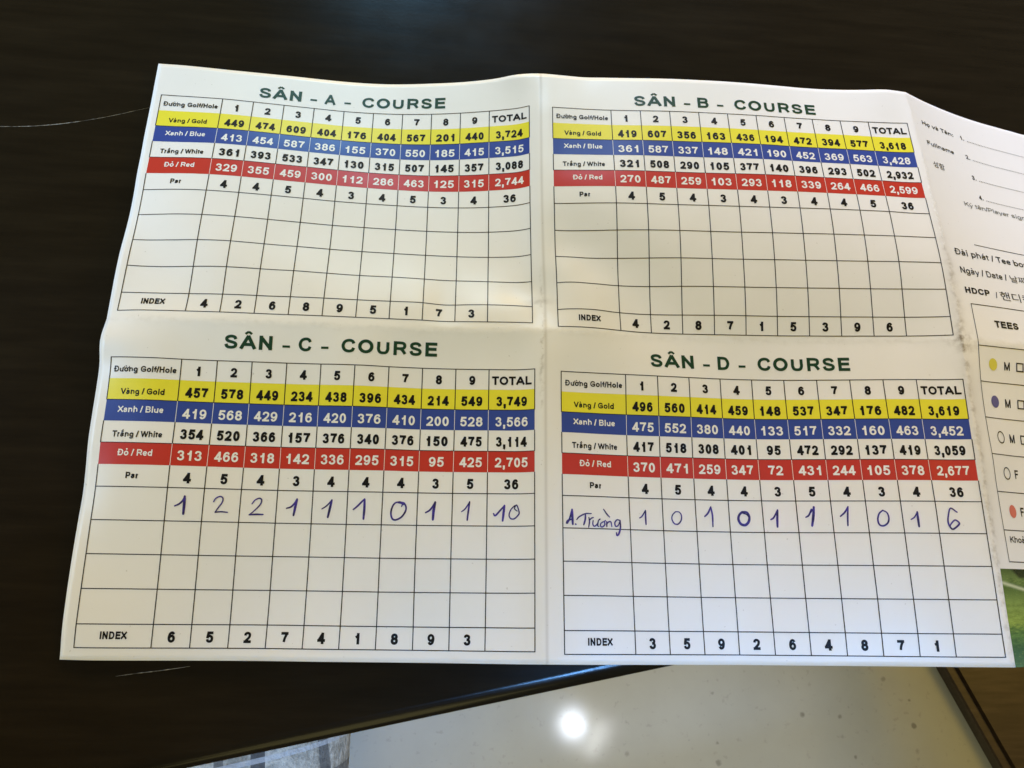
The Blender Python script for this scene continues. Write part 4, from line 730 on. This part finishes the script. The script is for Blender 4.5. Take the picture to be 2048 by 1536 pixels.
k = Ink(); k.patch(FD2+.13, CARD_W, 16.497, CARD_H, L_FILL)
o = k.build('fairway_picture', [PHOTO], card, 'printed green fairway picture on the right panel')
uvl = o.data.uv_layers.new(name='UVMap'); uvs = k.uv
for lp in o.data.loops: uvl.data[lp.index].uv = (uvs[lp.vertex_index][0]/40, uvs[lp.vertex_index][1]/20)

# ------------------------------------------------------------------ wooden step seen past the table's edge
BROWN = mat('brown_wood', (.075, .045, .025), .38, .45)
t = NT(BROWN); tc = t.n('ShaderNodeTexCoord'); mp = t.n('ShaderNodeMapping'); mp.inputs['Rotation'].default_value = (0, 0, R(66)); mp.inputs['Scale'].default_value = (5, 60, 60); t.l(tc.outputs['Object'], mp.inputs[0])
gr = t.noise(mp.outputs[0], 3, 6, .65)
t.l(t.ramp(gr, [(.3, (.028, .019, .013)), (.55, (.048, .034, .025)), (.75, (.070, .051, .038))]), t.b.inputs['Base Color'])
t.bump(gr, .15, .0006)
SD = Vector((.053, -.115, 0)).normalized(); SP = Vector((-SD.y, SD.x, 0)); S0 = Vector((.621, -.139, -.73))-SD*.75
step = empty('wooden_step', tuple(S0+SD*.7+SP*.4+Vector((0, 0, -.02))))
tag(step, 'low brown wooden step of grooved boards on the pale floor, under the score card corner', 'step')
def step_boards():
    prof = [(0, -.0195), (0, -.003), (.0015, 0), (.0100, 0), (.0112, -.0060), (.0150, -.0060), (.0162, 0)]; x = .0162
    for i in range(9):
        x += .086; prof += [(x-.0010, 0), (x, -.0060), (x+.0036, -.0060), (x+.0046, 0)]
    prof += [(x+.0220, 0), (x+.0240, -.002), (x+.0240, -.0195)]
    cuts = [(0, prof[:4]+[(.0100, -.0195)])]
    bm = bmesh.new(); rows = []
    for s in (0, 1.5): rows.append([bm.verts.new(S0+SD*s+SP*p+Vector((0, 0, z))) for p, z in prof])
    n = len(prof)
    for i in range(n-1): bm.faces.new((rows[0][i], rows[0][i+1], rows[1][i+1], rows[1][i]))
    bm.faces.new((rows[0][-1], rows[0][0], rows[1][0], rows[1][-1])); bm.faces.new(rows[0][::-1]); bm.faces.new(rows[1])
    finish(bm, 'board_top', BROWN, step)
step_boards()

# ------------------------------------------------------------------ seated person's plaid trousers below the table edge
PLAID = mat('plaid_cloth', (.4, .41, .42), .9, .2)
t = NT(PLAID); tc = t.n('ShaderNodeTexCoord'); mp = t.n('ShaderNodeMapping'); mp.inputs['Rotation'].default_value = (0, 0, R(-9)); t.l(tc.outputs['Object'], mp.inputs[0])
sp = t.n('ShaderNodeSeparateXYZ'); t.l(mp.outputs[0], sp.inputs[0])
def stripes(coord, period, w, ph):
    q = t.math('FRACT', t.math('ADD', t.math('DIVIDE', coord, period), ph)); return t.math('LESS_THAN', q, w)
nz = t.noise(tc.outputs['Object'], 260, 4, .7); big = t.noise(tc.outputs['Object'], 60, 4, .6)
c0 = t.ramp(t.math('ADD', t.math('MULTIPLY', nz, .6), t.math('MULTIPLY', big, .4)), [(.36, (.26, .24, .19)), (.50, (.55, .51, .42)), (.63, (.85, .80, .68))])
c0 = t.mix(t.math('MULTIPLY', stripes(sp.outputs[0], .046, .14, .10), .8), c0, (.06, .065, .075))
c0 = t.mix(t.math('MULTIPLY', stripes(sp.outputs[0], .046, .09, .45), .65), c0, (.08, .085, .095))
c0 = t.mix(t.math('MULTIPLY', stripes(sp.outputs[1], .030, .20, .2), .55), c0, (.07, .075, .085))
c0 = t.mix(t.math('MULTIPLY', stripes(sp.outputs[1], .030, .08, .55), .7), c0, (.75, .75, .74))
t.l(c0, t.b.inputs['Base Color']); t.bump(t.math('ADD', nz, t.math('MULTIPLY', big, 1.2)), .6, .003)
person = empty('person', (-.29, -.55, -.75))
tag(person, 'seated person in grey and white plaid trousers, one thigh showing below the table edge', 'person')
def trousers():
    pts = [(-.29, -.66, -.24), (-.205, -.62, -.245), (-.170, -.42, -.245), (-.153, -.20, -.250), (-.151, -.09, -.256), (-.153, -.02, -.285), (-.155, .01, -.42), (-.155, .0, -.735),
           (-.37, -.62, -.245), (-.41, -.42, -.245), (-.43, -.20, -.250), (-.435, -.09, -.256), (-.435, -.02, -.285), (-.435, .01, -.42), (-.435, .0, -.735), (-.29, -.70, -.12)]
    ed = [(0, 1), (1, 2), (2, 3), (3, 4), (4, 5), (5, 6), (6, 7), (0, 8), (8, 9), (9, 10), (10, 11), (11, 12), (12, 13), (13, 14), (0, 15)]
    rad = [.12, .10, .090, .083, .080, .076, .068, .060, .10, .090, .083, .080, .076, .068, .060, .14]
    me = bpy.data.meshes.new('trousers'); me.from_pydata([tuple(p) for p in pts], ed, [])
    o = link('trousers', me, PLAID, person)
    sk = o.modifiers.new('skin', 'SKIN'); sk.use_smooth_shade = True
    for v, r in zip(me.skin_vertices[0].data, rad): v.radius = (r, r)
    me.skin_vertices[0].data[0].use_root = True
    o.modifiers.new('sub', 'SUBSURF').render_levels = 3; o.modifiers['sub'].levels = 3
    dg = bpy.context.evaluated_depsgraph_get(); m2 = bpy.data.meshes.new_from_object(o.evaluated_get(dg)); o.modifiers.clear(); o.data = m2
    if not m2.materials: m2.materials.append(PLAID)
    for p in m2.polygons: p.use_smooth = True
    for v in m2.vertices:                                           # soft folds of cloth
        c = v.co; v.co.z += .004*math.sin(c.y*70+c.x*40)*math.exp(-((c.z+.2)/.12)**2)+.003*math.sin(c.x*90-c.y*25)
trousers()
